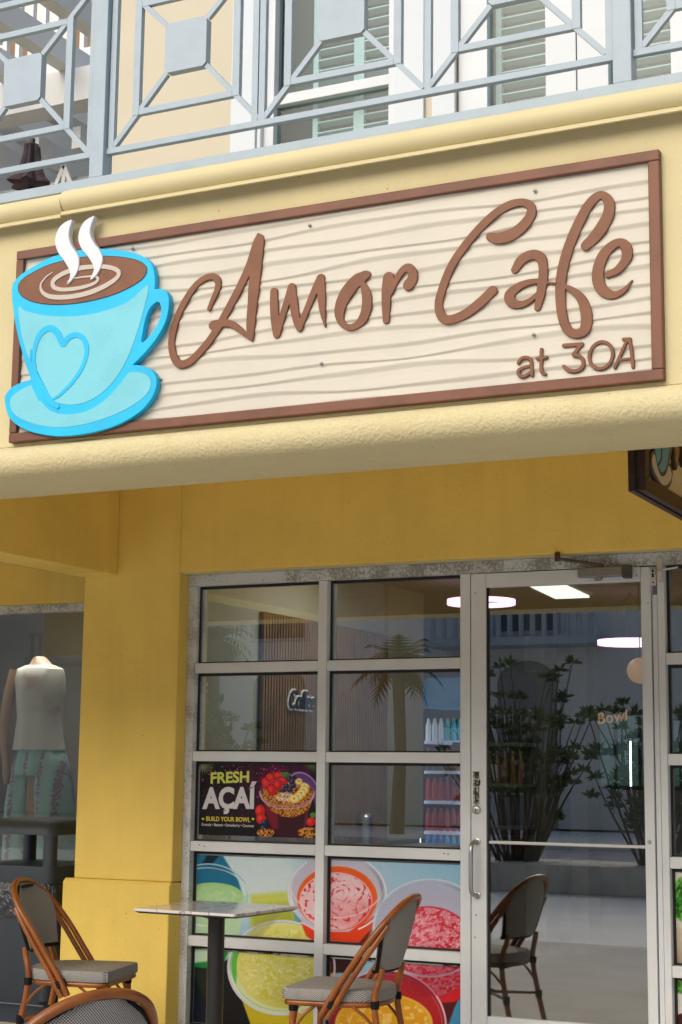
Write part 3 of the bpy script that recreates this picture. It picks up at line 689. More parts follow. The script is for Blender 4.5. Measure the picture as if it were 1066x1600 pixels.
si_ = [(410, 330), (430, 270), (455, 245), (600, 300), (715, 440), (750, 490), (780, 590), (785, 660), (760, 750), (700, 825), (650, 838), (600, 820), (520, 700), (455, 570), (415, 440)]
cu_o = [(435, -260), (480, -330), (640, -300), (790, -200), (805, 80), (780, 230), (735, 430), (690, 580), (650, 650), (600, 668), (555, 620), (500, 440), (460, 220), (440, 0)]
cu_i = [(465, -200), (500, -260), (640, -240), (745, -160), (750, 60), (725, 260), (690, 460), (640, 560), (600, 585), (560, 540), (510, 400), (475, 200), (465, 0)]
M_navy = mat('dark outline paint', (.05, .045, .055), .5)
e2 = hlayer('cup_emblem', M_navy, HX+.006, .012, polys=[hpl(so_, HX+.006), hpl(cu_o, HX+.006)])
hlayer('saucer_face', mat('sand paint', (.50, .42, .26), .6), HX+.008, .0015, polys=[hpl(si_, HX+.008)], holes=[hpl(cu_o, HX+.008)], parent=e2)
hlayer('cup_face', mat('teal paint', (.085, .26, .30), .5), HX+.0085, .0018, polys=[hpl(cu_i, HX+.0085)], parent=e2)
hk = hpl([(600, -100, .0035), (605, 100, .0035), (600, 300, .0035), (570, 400, .0035), (530, 460, .003)], HX+.011, 5, False)
hlayer('cup_line', M_navy, HX+.0105, .0015, strokes=[hk], parent=e2)
lt = [(830, -200), (940, -260), (955, 60), (930, 330), (880, 545), (850, 480), (830, 300), (820, 60)]
for dx in (0, 150):
    l1 = hlayer('letter', M_dkb, HX+.006, .012, polys=[hpl([(a+dx, b-dx*.35) for a, b in lt], HX+.006)])
    hlayer('letter_face', mat('bronze paint', (.32, .19, .06), .5, col2=(.14, .07, .025), vscale=30), HX+.008, .0015, polys=[hpl([(888+(a-888)*.62+dx, 100+(b-100)*.86-dx*.35) for a, b in lt], HX+.008)], parent=l1)
# ------------------------------------------------------------------ balcony railing
RY = 4.665
rail = thing('balcony_railing', 'grey blue metal balcony railing with square plates above the fascia', 'railing', (-2.35, RY, 3.41))
ra = MB(); ra.box(-8.8, 1.7, RY-.035, RY+.045, 3.413, 3.452); part('base_rail', ra, M_rail, rail, bevel=.003)
PZ = (3.562, 4.205)
def rail_section(X0, full=True):
    xs = [X0]; 
    po = MB(); po.box(X0-.030, X0+.030, RY-.03, RY+.03, 3.4525, 4.52); part('post', po, M_rail, rail, bevel=.003)
    a, b = X0+.0302, X0+1.95-.0302
    r = MB(); r.box(a, b, RY-.012, RY+.012, PZ[0]-.022, PZ[0]); part('bottom_rail', r, M_rail, rail, bevel=.001)
    r = MB(); r.box(a, b, RY-.012, RY+.012, PZ[1], PZ[1]+.022); part('middle_rail', r, M_rail, rail, bevel=.001)
    for k in range(3):
        c = X0+.357+k*.6175
        q = MB(); z0, z1 = 3.668, 4.103
        yb = (RY-.011, RY+.011)
        for xx in (c-.2065, c+.2065): q.box(xx-.014, xx+.014, *yb, z0, z1)
        for zz in (z0+.0115, z1-.0115): q.box(c-.192, c+.192, yb[0]+.0004, yb[1]-.0004, zz-.0115, zz+.0115)
        part('square_frame', q, M_rail, rail, bevel=.001)
        pl = MB(); hw, hh = .086, .093; zc = 3.8955; ch = .012
        pts = [(c-hw+ch, zc-hh), (c+hw-ch, zc-hh), (c+hw, zc-hh+ch), (c+hw, zc+hh-ch), (c+hw-ch, zc+hh), (c-hw+ch, zc+hh), (c-hw, zc+hh-ch), (c-hw, zc-hh+ch)]
        pl.prism(pts, RY+.016, RY-.016, lambda u, v, t: (u, t, v)); part('square_plate', pl, M_rail, rail)
        for sx in (-1, 1):
            for sz in (-1, 1):
                d = MB(); d.bar((c+sx*(hw-.004), RY, zc+sz*(hh-.004)), (c+sx*.300, RY, (PZ[0]+.006 if sz < 0 else PZ[1]-.006)), .019, .018); part('diagonal_bar', d, M_rail, rail)
    for xx in (X0+.048, X0+.640, X0+.668, X0+1.290, X0+1.904): part('upright_bar', MB().box(xx-.0115, xx+.0115, RY-.010, RY+.010, PZ[0]+.0003, PZ[1]-.0003), M_rail, rail)
for X0 in (-5.243-1.95, -5.243, -3.293, -1.343): rail_section(X0)
tr = MB(); tr.box(-8.8, 1.7, RY-.04, RY+.04, 4.5205, 4.57); part('top_rail', tr, M_rail, rail, bevel=.004)

# ------------------------------------------------------------------ far white building with pergolas, left beyond the balcony
bb = thing('pergola_building', 'white building with stacked balconies and pergola beams behind the railing', 'building', (-9.5, 14.5, 0))
M_bw = mat('bright white paint', (.60, .63, .65), .6); M_bt = mat('tan far wall', (.55, .47, .33), .8)
M_brn = mat('far brown shutters', (.20, .11, .05), .7)
def bpart(n, mb, m=M_bw): return part(n, mb, m, bb)
BYb = 11.0
bpart('wall', MB().box(-18, -7.2, 14.5, 15.5, 0, 12), mat('far wall', (.62, .62, .60), .8))
bpart('pergola_beam', MB().box(-12, -7.25, BYb, BYb+.25, 7.07, 7.375))
bpart('pergola_beam', MB().box(-12, -7.25, BYb+2.2, BYb+2.4, 7.0, 7.25))
for k in range(9):
    x = -7.55-k*.62
    bpart('rafter', MB().box(x-.07, x+.07, BYb-1.3, 14.5, 7.376, 7.60))
for k in range(10):
    x = -7.35-k*.45
    bpart('lower_rafter', MB().box(x-.045, x+.045, BYb+.30, 14.5, 6.78, 6.98))
bpart('lower_beam', MB().box(-12, -7.25, BYb+.9, BYb+1.05, 6.60, 6.775))
# upper balcony with balusters
bpart('balcony_slab', MB().box(-12, -7.25, 12.2, 14.5, 8.02, 8.22))
bpart('balcony_handrail', MB().box(-12, -7.25, 12.2, 12.3, 8.92, 9.0))
bpart('balcony_handrail', MB().box(-12, -7.25, 12.2, 12.3, 8.50, 8.56))
for k in range(30):
    x = -7.35-k*.155
    bpart('baluster', MB().box(x-.025, x+.025, 12.22, 12.28, 8.2205, 8.9195))
for k in range(5):
    x = -7.7-k*.9
    bpart('shutter', MB().box(x-.28, x+.28, 14.44, 14.498, 8.25, 9.9), M_brn)
    bpart('window', MB().box(x-.28, x+.28, 14.42, 14.498, 6.0, 6.9), mat('far glass', (.12, .15, .17), .3))
bpart('lower_slab', MB().box(-12, -7.25, 11.6, 14.5, 5.75, 5.95), mat('grey slab', (.35, .35, .34), .8))
# railing of the lower level, crossed bars
for k in range(4):
    x = -8.2-k*.8
    m = MB(); m.bar((x, 11.55, 6.0), (x-.35, 11.55, 6.75), .04, .03); m.bar((x-.7, 11.55, 6.0), (x-.35, 11.55, 6.75), .04, .03); m.box(x-.37, x-.33, 11.54, 11.56, 5.96, 6.72); bpart('crossed_bars', m)
# folded patio umbrella on the far balcony
um = thing('folded_umbrella', 'dark purple folded patio umbrella on the far balcony', 'umbrella', (-8.20, 10.9, 5.9))
M_um = mat('purple canvas', (.02, .015, .022), .8, col2=(.055, .026, .034), vscale=9)
P = onY(50, 250, 10.9); px_, pz_ = float(P[0]), float(P[2])
rings = []
for z, r in ((.15, .03), (.13, .065), (.03, .075), (-.08, .10), (-.17, .14), (-.23, .20), (-.25, .15)):
    rings.append([(px_+.85*r*(1+.22*math.cos(6*a))*math.cos(a), 10.9+r*(1+.22*math.cos(6*a))*math.sin(a), pz_+z) for a in np.linspace(0, 2*math.pi, 24, endpoint=False)])
part('canopy', MB().loft(rings[::-1]), M_um, um)
part('pole', MB().tube([(px_, 10.9, 5.96), (px_, 10.9, pz_+.19)], .022), M_black, um)
# ------------------------------------------------------------------ printed window films (flat artwork, painted as vertex colour)
FYp = GY+.0535
def film(x0, x1, z0, z1, painter, step=.0024, y=None):
    y = FYp-.0015 if y is None else y
    nx = int((x1-x0)/step)+1; nz = int((z1-z0)/step)+1
    me, co = grid_mesh(x0, x1, z0, z1, nx, nz, lambda X, Z: np.full_like(X, y))
    px, py = project(np.column_stack([co[:, 0], np.full(len(co), y), co[:, 2]]))
    cv = Canvas(px, py); painter(cv); paint(me, cv.c); return me
def smoothie(cv):
    X, Y = cv.X, cv.Y; one = np.ones(len(X))
    cv.put(one, (165, 200, 222)); cv.put(cv.lin(1330, 1440, Y)*.5, (150, 190, 220))
    cv.put(cv.ell(400, 1370, 75, 60, soft=40), (205, 225, 232)); cv.put(cv.lin(600, 719, X)*cv.lin(1500, 1340, Y)*.6, (120, 180, 215))
    cv.put(cv.lin(640, 719, X)*cv.lin(1540, 1600, Y), (60, 150, 195))
    cv.put(cv.poly([(300, 1330), (345, 1332), (372, 1375), (380, 1400), (300, 1400)], 3), (28, 112, 152))
    cv.put(cv.poly([(326, 1334), (345, 1334), (330, 1352), (315, 1350)], 3), (5, 35, 60))
    # dark floor of the artwork bottom left
    cv.put(cv.poly([(290, 1500), (362, 1490), (380, 1560), (405, 1605), (290, 1605)], 4), (9, 16, 17))
    cv.put(cv.poly([(302, 1540), (322, 1575), (330, 1610), (300, 1610)], 4), (10, 20, 42))
    # green back cup
    cv.put(cv.poly([(296, 1380), (385, 1400), (372, 1470), (355, 1500), (296, 1512)], 3), (178, 214, 178))
    cv.put(cv.poly([(296, 1498), (360, 1480), (350, 1505), (325, 1514), (296, 1510)], 3), (20, 130, 62))
    cv.put(cv.poly([(300, 1515), (352, 1512), (345, 1560), (318, 1560)], 4), (22, 38, 32))
    cv.put(cv.poly([(300, 1488), (345, 1480), (345, 1500), (300, 1505)], 4), (190, 220, 195))
    cv.put(cv.ell(332, 1400, 48, 21), (150, 205, 138)); cv.put(cv.ell(336, 1400, 40, 16, soft=8)*fbm(X/6, Y/5, 2), (196, 226, 180))
    cv.put(cv.ring(325, 1400, 62, 50, 2.2)*(Y < 1420), (150, 205, 225)); cv.put(cv.ring(323, 1403, 66, 47, 1.6)*(Y < 1420), (205, 225, 232))
    # lime cup far
    cv.put(cv.poly([(391, 1398), (458, 1392), (462, 1460), (395, 1470)], 8), (196, 208, 96)); cv.put(cv.poly([(391, 1415), (462, 1410), (462, 1470), (395, 1470)], 14)*.7, (150, 160, 50))
    cv.put(cv.poly([(455, 1398), (470, 1398), (478, 1440), (462, 1450)], 4), (90, 160, 160))
    # yellow front cup
    cv.put(cv.poly([(372, 1545), (395, 1610), (500, 1610), (503, 1540)], 2), (196, 178, 30)); cv.put(cv.ell(440, 1512, 83, 72), (205, 222, 170))
    cv.put(cv.poly([(360, 1480), (372, 1470), (388, 1472), (374, 1500), (368, 1540), (358, 1510)], 4), (92, 184, 74))
    cv.put(cv.ell(447, 1510, 77, 66), (218, 216, 124))
    t = fbm(X/9, Y/9, 5); cv.put(cv.ell(447, 1510, 72, 60, soft=6)*np.clip((t-.50)*7, 0, 1)*.75, (206, 205, 70)); cv.put(cv.ell(447, 1510, 70, 58, soft=6)*np.clip((fbm(X/4, Y/4, 8)-.58)*8, 0, 1)*.7, (236, 234, 190))
    th = np.arctan2((Y-1510)/64, (X-440)/75)
    cv.put(cv.ring(440, 1512, 83, 73, 3.4)*((X < 470)), (205, 210, 228)); cv.put(cv.ring(440, 1510, 79, 69, 1.2)*(X < 470), (160, 190, 150))
    cv.put(cv.poly([(380, 1470), (405, 1438), (440, 1420), (430, 1440), (395, 1475)], 6)*.5, (150, 150, 90))
    # orange cup
    cv.put(cv.poly([(466, 1400), (588, 1400), (574, 1480), (552, 1500), (506, 1500), (488, 1470)], 2), (214, 66, 18))
    cv.put(cv.poly([(490, 1460), (582, 1450), (570, 1500), (504, 1500)], 10)*.9, (92, 28, 14)); cv.put(cv.poly([(504, 1488), (572, 1488), (560, 1520), (500, 1520)], 3), (46, 16, 14))
    cv.put(cv.ell(527, 1396, 76, 62), (186, 190, 214)); cv.put(cv.ell(527, 1396, 70, 55, soft=25)*.5, (205, 190, 205))
    cv.put(cv.ell(527, 1404, 62, 50), (232, 92, 24)); cv.put(cv.ell(525, 1408, 57, 45), (228, 190, 200))
    wx = X+16*(fbm(X/22, Y/22, 61)-.5)*2; wy = Y+14*(fbm(X/20, Y/24, 62)-.5)*2; rr_ = np.hypot(wx-532, (wy-1402)*1.15)
    sw = np.sin(rr_*.52+1.2*np.arctan2(wy-1402, wx-532))*.7+1.5*(fbm(X/6, Y/6, 63)-.5)+.25*np.sin(X*.09)
    cv.put(cv.ell(525, 1408, 55, 43, soft=2)*np.clip((sw-.42)*5, 0, 1), (208, 26, 30)); cv.put(cv.ell(525, 1408, 55, 43, soft=2)*np.clip((fbm(X/3, Y/3, 64)-.60)*8, 0, 1)*.7, (244, 224, 228)); cv.put(cv.ell(545, 1425, 40, 22, soft=14)*.30, (200, 40, 40)); cv.put(cv.ell(522, 1402, 40, 30, soft=14)*.35, (236, 205, 215))
    cv.put(cv.ring(527, 1404, 61, 49, 3)*(Y < 1420)*.9, (228, 100, 40))
    cv.put(cv.poly([(470, 1440), (500, 1456), (545, 1456), (585, 1430), (588, 1442), (560, 1474), (500, 1478), (478, 1462)], 2), (226, 64, 20))
    cv.put(cv.ring(527, 1372, 76, 62, 2.0)*(Y > 1385)*.8, (225, 208, 216)); cv.put(cv.ring(527, 1396, 76, 62, 2.4)*((X > 560) | (X < 480) & (Y < 1425)), (214, 222, 236))
    cv.put(cv.ring(525, 1398, 71, 57, 1)*((X > 570) | (X < 474))*.7, (190, 200, 220))
    # raspberry cup
    cv.put(cv.poly([(628, 1500), (719, 1500), (719, 1560), (700, 1602), (640, 1602)], 2), (96, 20, 28)); cv.put(cv.poly([(719, 1556), (725, 1556), (725, 1605), (697, 1605)], 1), (62, 145, 190))
    cv.put(cv.ell(672, 1450, 88, 76), (170, 182, 208)); cv.put(cv.ell(668, 1450, 80, 66, soft=30)*.5, (178, 170, 196))
    cv.put(cv.ell(668, 1492, 80, 76), (196, 30, 48)); cv.put(cv.ell(668, 1488, 74, 70), (212, 120, 136))
    r1 = fbm(X/5.5+Y/18, Y/3.6, 21); cv.put(cv.ell(668, 1488, 74, 70)*np.clip((r1-.50)*9, 0, 1), (196, 18, 44)); r2 = fbm(X/3, Y/2.4, 31); cv.put(cv.ell(668, 1488, 74, 70)*np.clip((r2-.60)*9, 0, 1)*.8, (232, 188, 196))
    cv.put(cv.ring(672, 1450, 88, 76, 2.8), (190, 212, 228)); cv.put(cv.ring(673, 1452, 84, 72, 1.0)*.7, (150, 180, 205))
    cv.put(cv.poly([(640, 1545), (690, 1562), (721, 1548), (721, 1560), (700, 1572), (668, 1572)], 2), (206, 26, 34))
    cv.put(cv.poly([(664, 1568), (712, 1566), (700, 1605), (668, 1605)], 3), (82, 16, 26))
    # front mango cup
    cv.put(cv.ell(603, 1604, 94, 88), (150, 30, 50)); cv.put(cv.poly([(545, 1530), (610, 1520), (625, 1560), (545, 1560)], 12)*.6, (120, 70, 110)); cv.put(cv.ell(612, 1585, 80, 60, soft=8)*.5, (200, 26, 30))
    cv.put(cv.ell(600, 1600, 74, 46), (222, 160, 30)); cv.put(cv.ell(600, 1600, 70, 42, soft=3)*np.clip((fbm(X/7, Y/5, 41)-.5)*7, 0, 1)*.8, (238, 208, 120)); cv.put(cv.ring(600, 1600, 74, 46, 3), (226, 180, 60))
    cv.put(cv.ring(603, 1604, 94, 88, 2.6)*((X > 520) & (Y < 1700)), (222, 190, 206)); cv.put(cv.ring(603, 1604, 88, 82, 1.0)*.7, (214, 120, 140))
    # yellow rim fragments in the right panes
    cv.put(cv.ring(440, 1512, 83, 76, 3.2)*(X > 470), (222, 200, 214)); cv.put(cv.ring(440, 1512, 77, 70, 1.2)*(X > 495), (170, 60, 70))
    for (cx, cy, rx, ry, ang) in ((440, 1512, 83, 72, 200), (527, 1396, 76, 62, 190), (672, 1450, 88, 76, 215), (603, 1604, 94, 88, 240), (325, 1400, 62, 50, 250)):
        an = np.degrees(np.arctan2(cy-Y, X-cx)) % 360; m_ = np.clip(1-np.abs(((an-ang+180) % 360)-180)/28, 0, 1); cv.put(cv.ring(cx, cy, rx-3.5, ry-3.5, 2.2, soft=1.5)*m_*.8, (245, 248, 252))
        m_ = np.clip(1-np.abs(((an-ang+0) % 360)-180)/40, 0, 1); cv.put(cv.ring(cx, cy, rx-5, ry-5, 3.5, soft=3)*m_*.35, (40, 50, 70))
    bub = np.clip((vnoise(X/1.6, Y/1.4, 91)-.86)*9, 0, 1); cv.put(bub*(cv.ell(447, 1510, 70, 58)+cv.ell(668, 1488, 70, 66)+cv.ell(525, 1408, 54, 42)).clip(0, 1)*.45, (255, 250, 240))
    cv.put(cv.ell(470, 1560, 60, 24, soft=18)*cv.ell(447, 1510, 77, 66)*.35, (150, 150, 30)); cv.put(cv.ell(690, 1535, 60, 30, soft=22)*cv.ell(668, 1488, 74, 70)*.4, (130, 6, 30)); cv.put(cv.ell(640, 1450, 50, 28, soft=22)*cv.ell(668, 1488, 74, 70)*.3, (240, 190, 200))
    cv.c *= (0.97+.06*(fbm(X/2, Y/2, 50)-.5))[:, None]
PN = [(-4.418, -3.705, .526, .943, 'lower left pane with pale lime and green cups'), (-3.655, -2.942, .526, .943, 'pane with orange and raspberry cups'),
      (-4.418, -3.705, .09, .476, 'bottom left pane with the big yellow cup'), (-3.655, -2.942, .09, .476, 'bottom pane with the mango cup behind the chair')]
LB = ['smoothie photo film on the window pane behind the table top, lime cup against pale blue', 'smoothie photo film above the right chair, orange cup and raspberry cup',
      'smoothie photo film on the bottom left window pane, large pale yellow cup', 'smoothie photo film on the bottom pane behind the right chair, mango cup']
for (a, b, c, d, _), lb in zip(PN, LB):
    me = film(a+.013, b-.009, c+.010, d-.022, smoothie)
    tag(link_mesh('window_poster', me, M_print, None), lb, 'poster', 'smoothie films on the storefront window')
# acai poster
E_ = lambda x, y: (280+x/4.4417, 1150+y/4.4417)
def acai(cv):
    X, Y = cv.X, cv.Y; ex, ey = (X-280)*4.4417, (Y-1150)*4.4417; u = cv2 = Canvas(ex, ey); one = np.ones(len(X))
    u.put(one, (14, 9, 14)); u.put(u.ell(700, 260, 230, 150, soft=120)*fbm(ex/60, ey/60, 3)*1.3, (110, 10, 70)); u.put(u.ell(420, 480, 260, 130, soft=120)*fbm(ex/50, ey/40, 6), (52, 18, 44))
    sp = np.clip((vnoise(ex/9, ey/9, 77)-.86)*9, 0, 1)*(vnoise(ex/45, ey/45, 78) > .45)*((ey < 560)); u.put(sp, (190, 40, 120))
    for k in range(60):
        x = 150+rng.random()*600; y = 190+rng.random()*130; u.put(u.ell(x, y, 3+3*rng.random(), 3+3*rng.random(), soft=3), rng.choice([(200, 60, 110), (230, 120, 160), (150, 40, 100)]))
    def leafs(cx, cy, an0, an1, L):
        for k in range(9):
            a = rad(an0+(an1-an0)*k/8); x1, y1 = cx+L*math.cos(a), cy+L*math.sin(a); nx, ny = -math.sin(a)*6, math.cos(a)*6
            u.put(u.poly([(cx-nx*.3, cy-ny*.3), (cx+(x1-cx)*.5-nx, cy+(y1-cy)*.5-ny), (x1, y1), (cx+(x1-cx)*.5+nx, cy+(y1-cy)*.5+ny)], 3), (60+k*10, 92+k*6, 44+k*8))
    leafs(160, 170, 10, 100, 105); leafs(948, 170, 95, 190, 95)
    # lid behind, cup body
    u.put(u.poly([(785, 250), (850, 245), (950, 320), (950, 500), (930, 430)], 4), (98, 62, 130)); u.put(u.ring(860, 400, 110, 150, 8, -20)*(ex > 780)*(ey < 420), (168, 140, 196))
    u.put(u.poly([(562, 385), (938, 385), (905, 500), (880, 640), (850, 700), (690, 705), (640, 660), (600, 520)], 3), (58, 10, 26))
    u.put(u.poly([(590, 470), (680, 500), (690, 640), (650, 650), (610, 560)], 16)*.8, (130, 20, 48)); u.put(u.poly([(880, 500), (905, 500), (880, 640), (862, 640)], 8)*.7, (110, 40, 60))
    gr = fbm(ex/9, ey/9, 9); gcol = lambda m: (u.put(m, (150, 84, 22)), u.put(m*np.clip((gr-.46)*9, 0, 1), (214, 150, 60)), u.put(m*np.clip((.42-gr)*9, 0, 1), (84, 40, 12)))
    gcol(u.poly([(575, 410), (935, 410), (905, 500), (860, 540), (790, 565), (720, 560), (640, 520), (600, 470)], 6)*np.clip((gr+.25-(ey-480)/260)*6, 0, 1)); gcol(u.ell(750, 395, 176, 88, soft=4))
    u.put(u.ell(735, 425, 62, 34, soft=12)*np.clip((fbm(ex/5, ey/5, 14)-.42)*8, 0, 1), (240, 232, 214))
    def berry(x, y, rx, ry, rot=0, c=(208, 26, 28)):
        u.put(u.ell(x, y, rx, ry, rot, 3), c); u.put(u.ell(x-rx*.25, y-ry*.2, rx*.5, ry*.5, rot, 10)*.6, (242, 84, 66)); u.put(u.ring(x, y, rx, ry, 3, rot, 3)*.7, (120, 6, 16))
    for q in ((610, 330, 36, 48, -30), (640, 290, 40, 34, 20), (690, 275, 36, 30, 0), (720, 312, 36, 30, 10), (686, 340, 34, 36, 20), (642, 375, 30, 40, -10)): berry(*q)
    u.put(u.ell(738, 268, 38, 15, 5), (58, 140, 52)); u.put(u.ell(762, 282, 22, 10, 50), (40, 110, 40))
    for x, y in ((762, 296), (783, 320), (745, 348), (722, 376), (792, 346), (768, 374)): u.put(u.ell(x, y, 20, 18, soft=3), (24, 34, 74)); u.put(u.ell(x-5, y-6, 7, 6, soft=4), (84, 108, 160))
    for x, y, r in ((832, 316, 26), (872, 350, 32), (866, 376, 34), (848, 398, 34), (826, 420, 34), (800, 436, 36)):
        u.put(u.ell(x, y, r, r*.86, soft=3), (226, 196, 96)); u.put(u.ell(x-2, y-2, r*.78, r*.66, soft=5), (244, 228, 156)); u.put(u.ell(x-2, y-2, r*.22, r*.2, soft=4), (190, 140, 60))
    u.put(u.ring(750, 395, 188, 96, 8)*(ey > 380), (176, 130, 150)); u.put(u.ring(750, 410, 182, 96, 4)*(ey > 400), (214, 170, 170)); u.put(u.ring(750, 395, 188, 96, 5)*(ey <= 380)*.7, (150, 90, 130))
    for q in ((562, 520, 34, 44, 0), (570, 575, 36, 36, 30), (915, 595, 34, 30, -30)): berry(*q)
    u.put(u.ell(928, 548, 20, 18), (80, 140, 56))
    for x, y in ((592, 602), (584, 640)): u.put(u.ell(x, y, 22, 22, soft=3), (22, 32, 66)); u.put(u.ell(x-6, y-7, 8, 7, soft=4), (80, 104, 150))
    gcol(u.ell(600, 672, 62, 30, soft=4)*np.clip((gr-.34)*9, 0, 1)); gcol(u.ell(898, 672, 76, 38, soft=4)*np.clip((gr-.34)*9, 0, 1))
    cv.c = u.c
me = film(-4.400, -3.712, .993+.030, 1.394-.012, acai, step=.0022)
ap = tag(link_mesh('menu_poster', me, M_print, None), 'black and purple bowl poster with yellow and white lettering in the third left pane', 'poster')
BASE[ap.name] = np.zeros(3)
M_pw = mat('print white', (.62, .62, .66), .5); M_py = mat('print yellow', (.72, .60, .03), .5); M_pl = mat('print lime', (.60, .66, .10), .5)
def ptext(txt, x0, x1, y0, y1, m, bold, skew=0):
    # fit text in a box given in the artwork frame; y0 top, y1 baseline
    p0 = onY(*E_(x0, y1), FYp); p1 = onY(*E_(x1, y1), FYp); p2 = onY(*E_(x0, y0), FYp)
    me, a, b, c, d = text_mesh(txt, .1, bold, .0002)
    sx = (p1[0]-p0[0])/(b-a); sz = (p2[2]-p0[2])/(d-max(c, 0)) if True else 1
    place_mesh(me, lambda co: np.column_stack([p0[0]+(co[:, 0]-a)*sx, FYp-.0024-co[:, 2]*.3, p0[2]+co[:, 1]*sz+skew*(co[:, 0]-a)*sx]))
    link_mesh('lettering', me, m, ap)
ptext('FRESH', 220, 487, 252, 328, M_pl, .0032, .045)
ptext('AÇAÍ', 162, 538, 318, 498, M_pw, .0045, .02)
ptext('BUILD YOUR BOWL', 190, 495, 557, 588, M_py, .0022)
ptext('Granola • Banana • Strawberry • Coconut', 156, 520, 603, 622, M_pw, .0012)
for hxp in (168, 514):
    p = onY(*E_(hxp, 576), FYp); s = .0075
    hp = [(p[0]+s*(16*math.sin(t)**3)/16, p[2]+s*(13*math.cos(t)-5*math.cos(2*t)-2*math.cos(3*t)-math.cos(4*t))/16) for t in np.linspace(0, 2*math.pi, 24, endpoint=False)]
    h = MB(); h.prism(hp, FYp-.0021, FYp-.0025, lambda u, v, t: (u, t, v)); part('printed_heart', h, M_py, ap)
# lettuce films right of the door
def lettuce(cv):
    X, Y = cv.X, cv.Y; one = np.ones(len(X)); cv.put(one, (214, 212, 204)); cv.put(cv.lin(1440, 1500, Y)*(Y < 1510), (170, 150, 125))
    for cx, cy, rx, ry in ((1068, 1405, 17, 34), (1085, 1400, 22, 40), (1066, 1542, 14, 10), (1085, 1545, 22, 14)):
        t = fbm(X/3, Y/4, int(cx)); m = cv.ell(cx, cy, rx, ry, soft=3); cv.put(m, (40, 120, 30)); cv.put(m*np.clip((t-.48)*8, 0, 1), (120, 190, 70)); cv.put(m*np.clip((.42-t)*8, 0, 1), (12, 60, 14))
    cv.put(cv.ell(1075, 1600, 26, 18), (70, 24, 26)); cv.put((Y > 1450)*(Y < 1470)*.6, (196, 180, 160))
for (c, d), lb in zip(((.526, .943), (.09, .476)), ('leafy salad photo film on the pane right of the door, upper', 'leafy salad photo film on the lowest pane right of the door')):
    me = film(-1.935, -1.21, c+.008, d-.018, lettuce, step=.004); tag(link_mesh('window_poster', me, M_print, None), lb, 'poster', 'salad films on the side window')

# ------------------------------------------------------------------ inside the cafe
def emis(name, col, s): return mat(name, (.8, .8, .8), .5, emit=col, estr=s)
m = MB(); m.box(-4.598, -4.585, 8.25, 9.98, .88, 2.26); sp_ = tag(part('slat_panel', m, mat('slat shadow', (.02, .014, .007), .8)), 'dark brown vertical slat wall panel inside the cafe', 'wall panel')
M_slat = mat('brown slat', (.30, .155, .04), .6, var=.3, vscale=6)
k = 0; y = 8.255
m = MB()
while y < 9.97: m.box(-4.5845, -4.566, y, y+.019, .88, 2.26); y += .034
part('slats', m, M_slat, sp_)
m = MB(); m.box(-4.598, -4.580, 9.985, 10.59, .90, 2.60); rp = tag(part('ribbed_panel', m, mat('beige ribs', (.36, .32, .20), .7)), 'pale beige ribbed panel next to the dark slats inside the cafe', 'wall panel')
m = MB(); y = 9.99
while y < 10.57: m.tube([(-4.578, y+.012, .90), (-4.578, y+.012, 2.599)], .011, n=8); y += .026
part('ribs', m, MATS['beige ribs'], rp, smooth=True)
ct = thing('side_counter', 'low white counter along the slatted wall inside the cafe', 'counter', (-4.4, 9.4, 0))
part('cabinet', MB().box(-4.597, -4.25, 8.3, 10.58, .005, .83), mat('cabinet', (.35, .33, .28), .6), ct, bevel=.004)
part('worktop', MB().box(-4.597, -4.22, 8.27, 10.59, .8302, .87), mat('worktop', (.50, .48, .42), .4), ct, bevel=.004)
h = MB(); h.lathe([(.05, .8705), (.052, 1.06), (.048, 1.075), (.03, 1.10), (.0005, 1.105)], (-4.43, 9.35, 0), n=20); tag(part('drink_dispenser', h, M_steel, smooth=True), 'steel cylinder drink dispenser standing on the side counter', 'dispenser')
# neon style wall sign: word
me, a, b, c, d = text_mesh('Coffee', .155, .0015, .006, xs=.80)
SYL, SZL = 8.53, 1.715
ws = thing('wall_sign', 'black script word sign with white outline on the slat wall', 'sign', (-4.56, 8.8, 1.7))
def shear(co): return co[:, 0]+co[:, 1]*.25
me2, *_ = text_mesh('Coffee', .155, .012, .003, xs=.80)
place_mesh(me2, lambda co: np.column_stack([-4.556+co[:, 2], SYL+(shear(co)-a), SZL+co[:, 1]])); link_mesh('backing', me2, mat('lit white edge', (.7, .7, .68), .5, emit=(1, .97, .9), estr=.12), ws)
place_mesh(me, lambda co: np.column_stack([-4.545+co[:, 2], SYL+(shear(co)-a), SZL+co[:, 1]])); link_mesh('lettering', me, M_gask, ws)
# fridge
FYR = 12.0
fg = thing('drinks_fridge', 'tall lit glass front drinks fridge at the back of the cafe', 'fridge', (-4.8, 12.3, 0))
M_fr = mat('fridge black', (.02, .02, .022), .4)
m = MB(); m.box(-5.30, -5.24, FYR, FYR+.6, .1, 2.25); m.box(-4.84, -4.78, FYR, FYR+.6, .1, 2.25); m.box(-5.239, -4.841, FYR+.55, FYR+.6, .1, 2.25); m.box(-5.239, -4.841, FYR, FYR+.549, .1, .6); part('cabinet', m, M_fr, fg)
m = MB(); m.box(-5.239, -4.841, FYR, FYR+.549, 1.86, 2.09); part('header', m, mat('header screen', (.05, .2, .4), .4, col2=(.01, .08, .22), vscale=4, emit=(.10, .35, .65), estr=.18), fg)
m = MB(); m.box(-5.239, -4.841, FYR, FYR+.549, 2.0905, 2.25); part('header_trim', m, M_fr, fg)
m = MB(); m.box(-5.235, -5.222, FYR+.03, FYR+.05, .62, 1.85); m.box(-4.858, -4.845, FYR+.03, FYR+.05, .62, 1.85); part('light_strip', m, emis('cold tube', (.75, .82, 1), 4), fg)
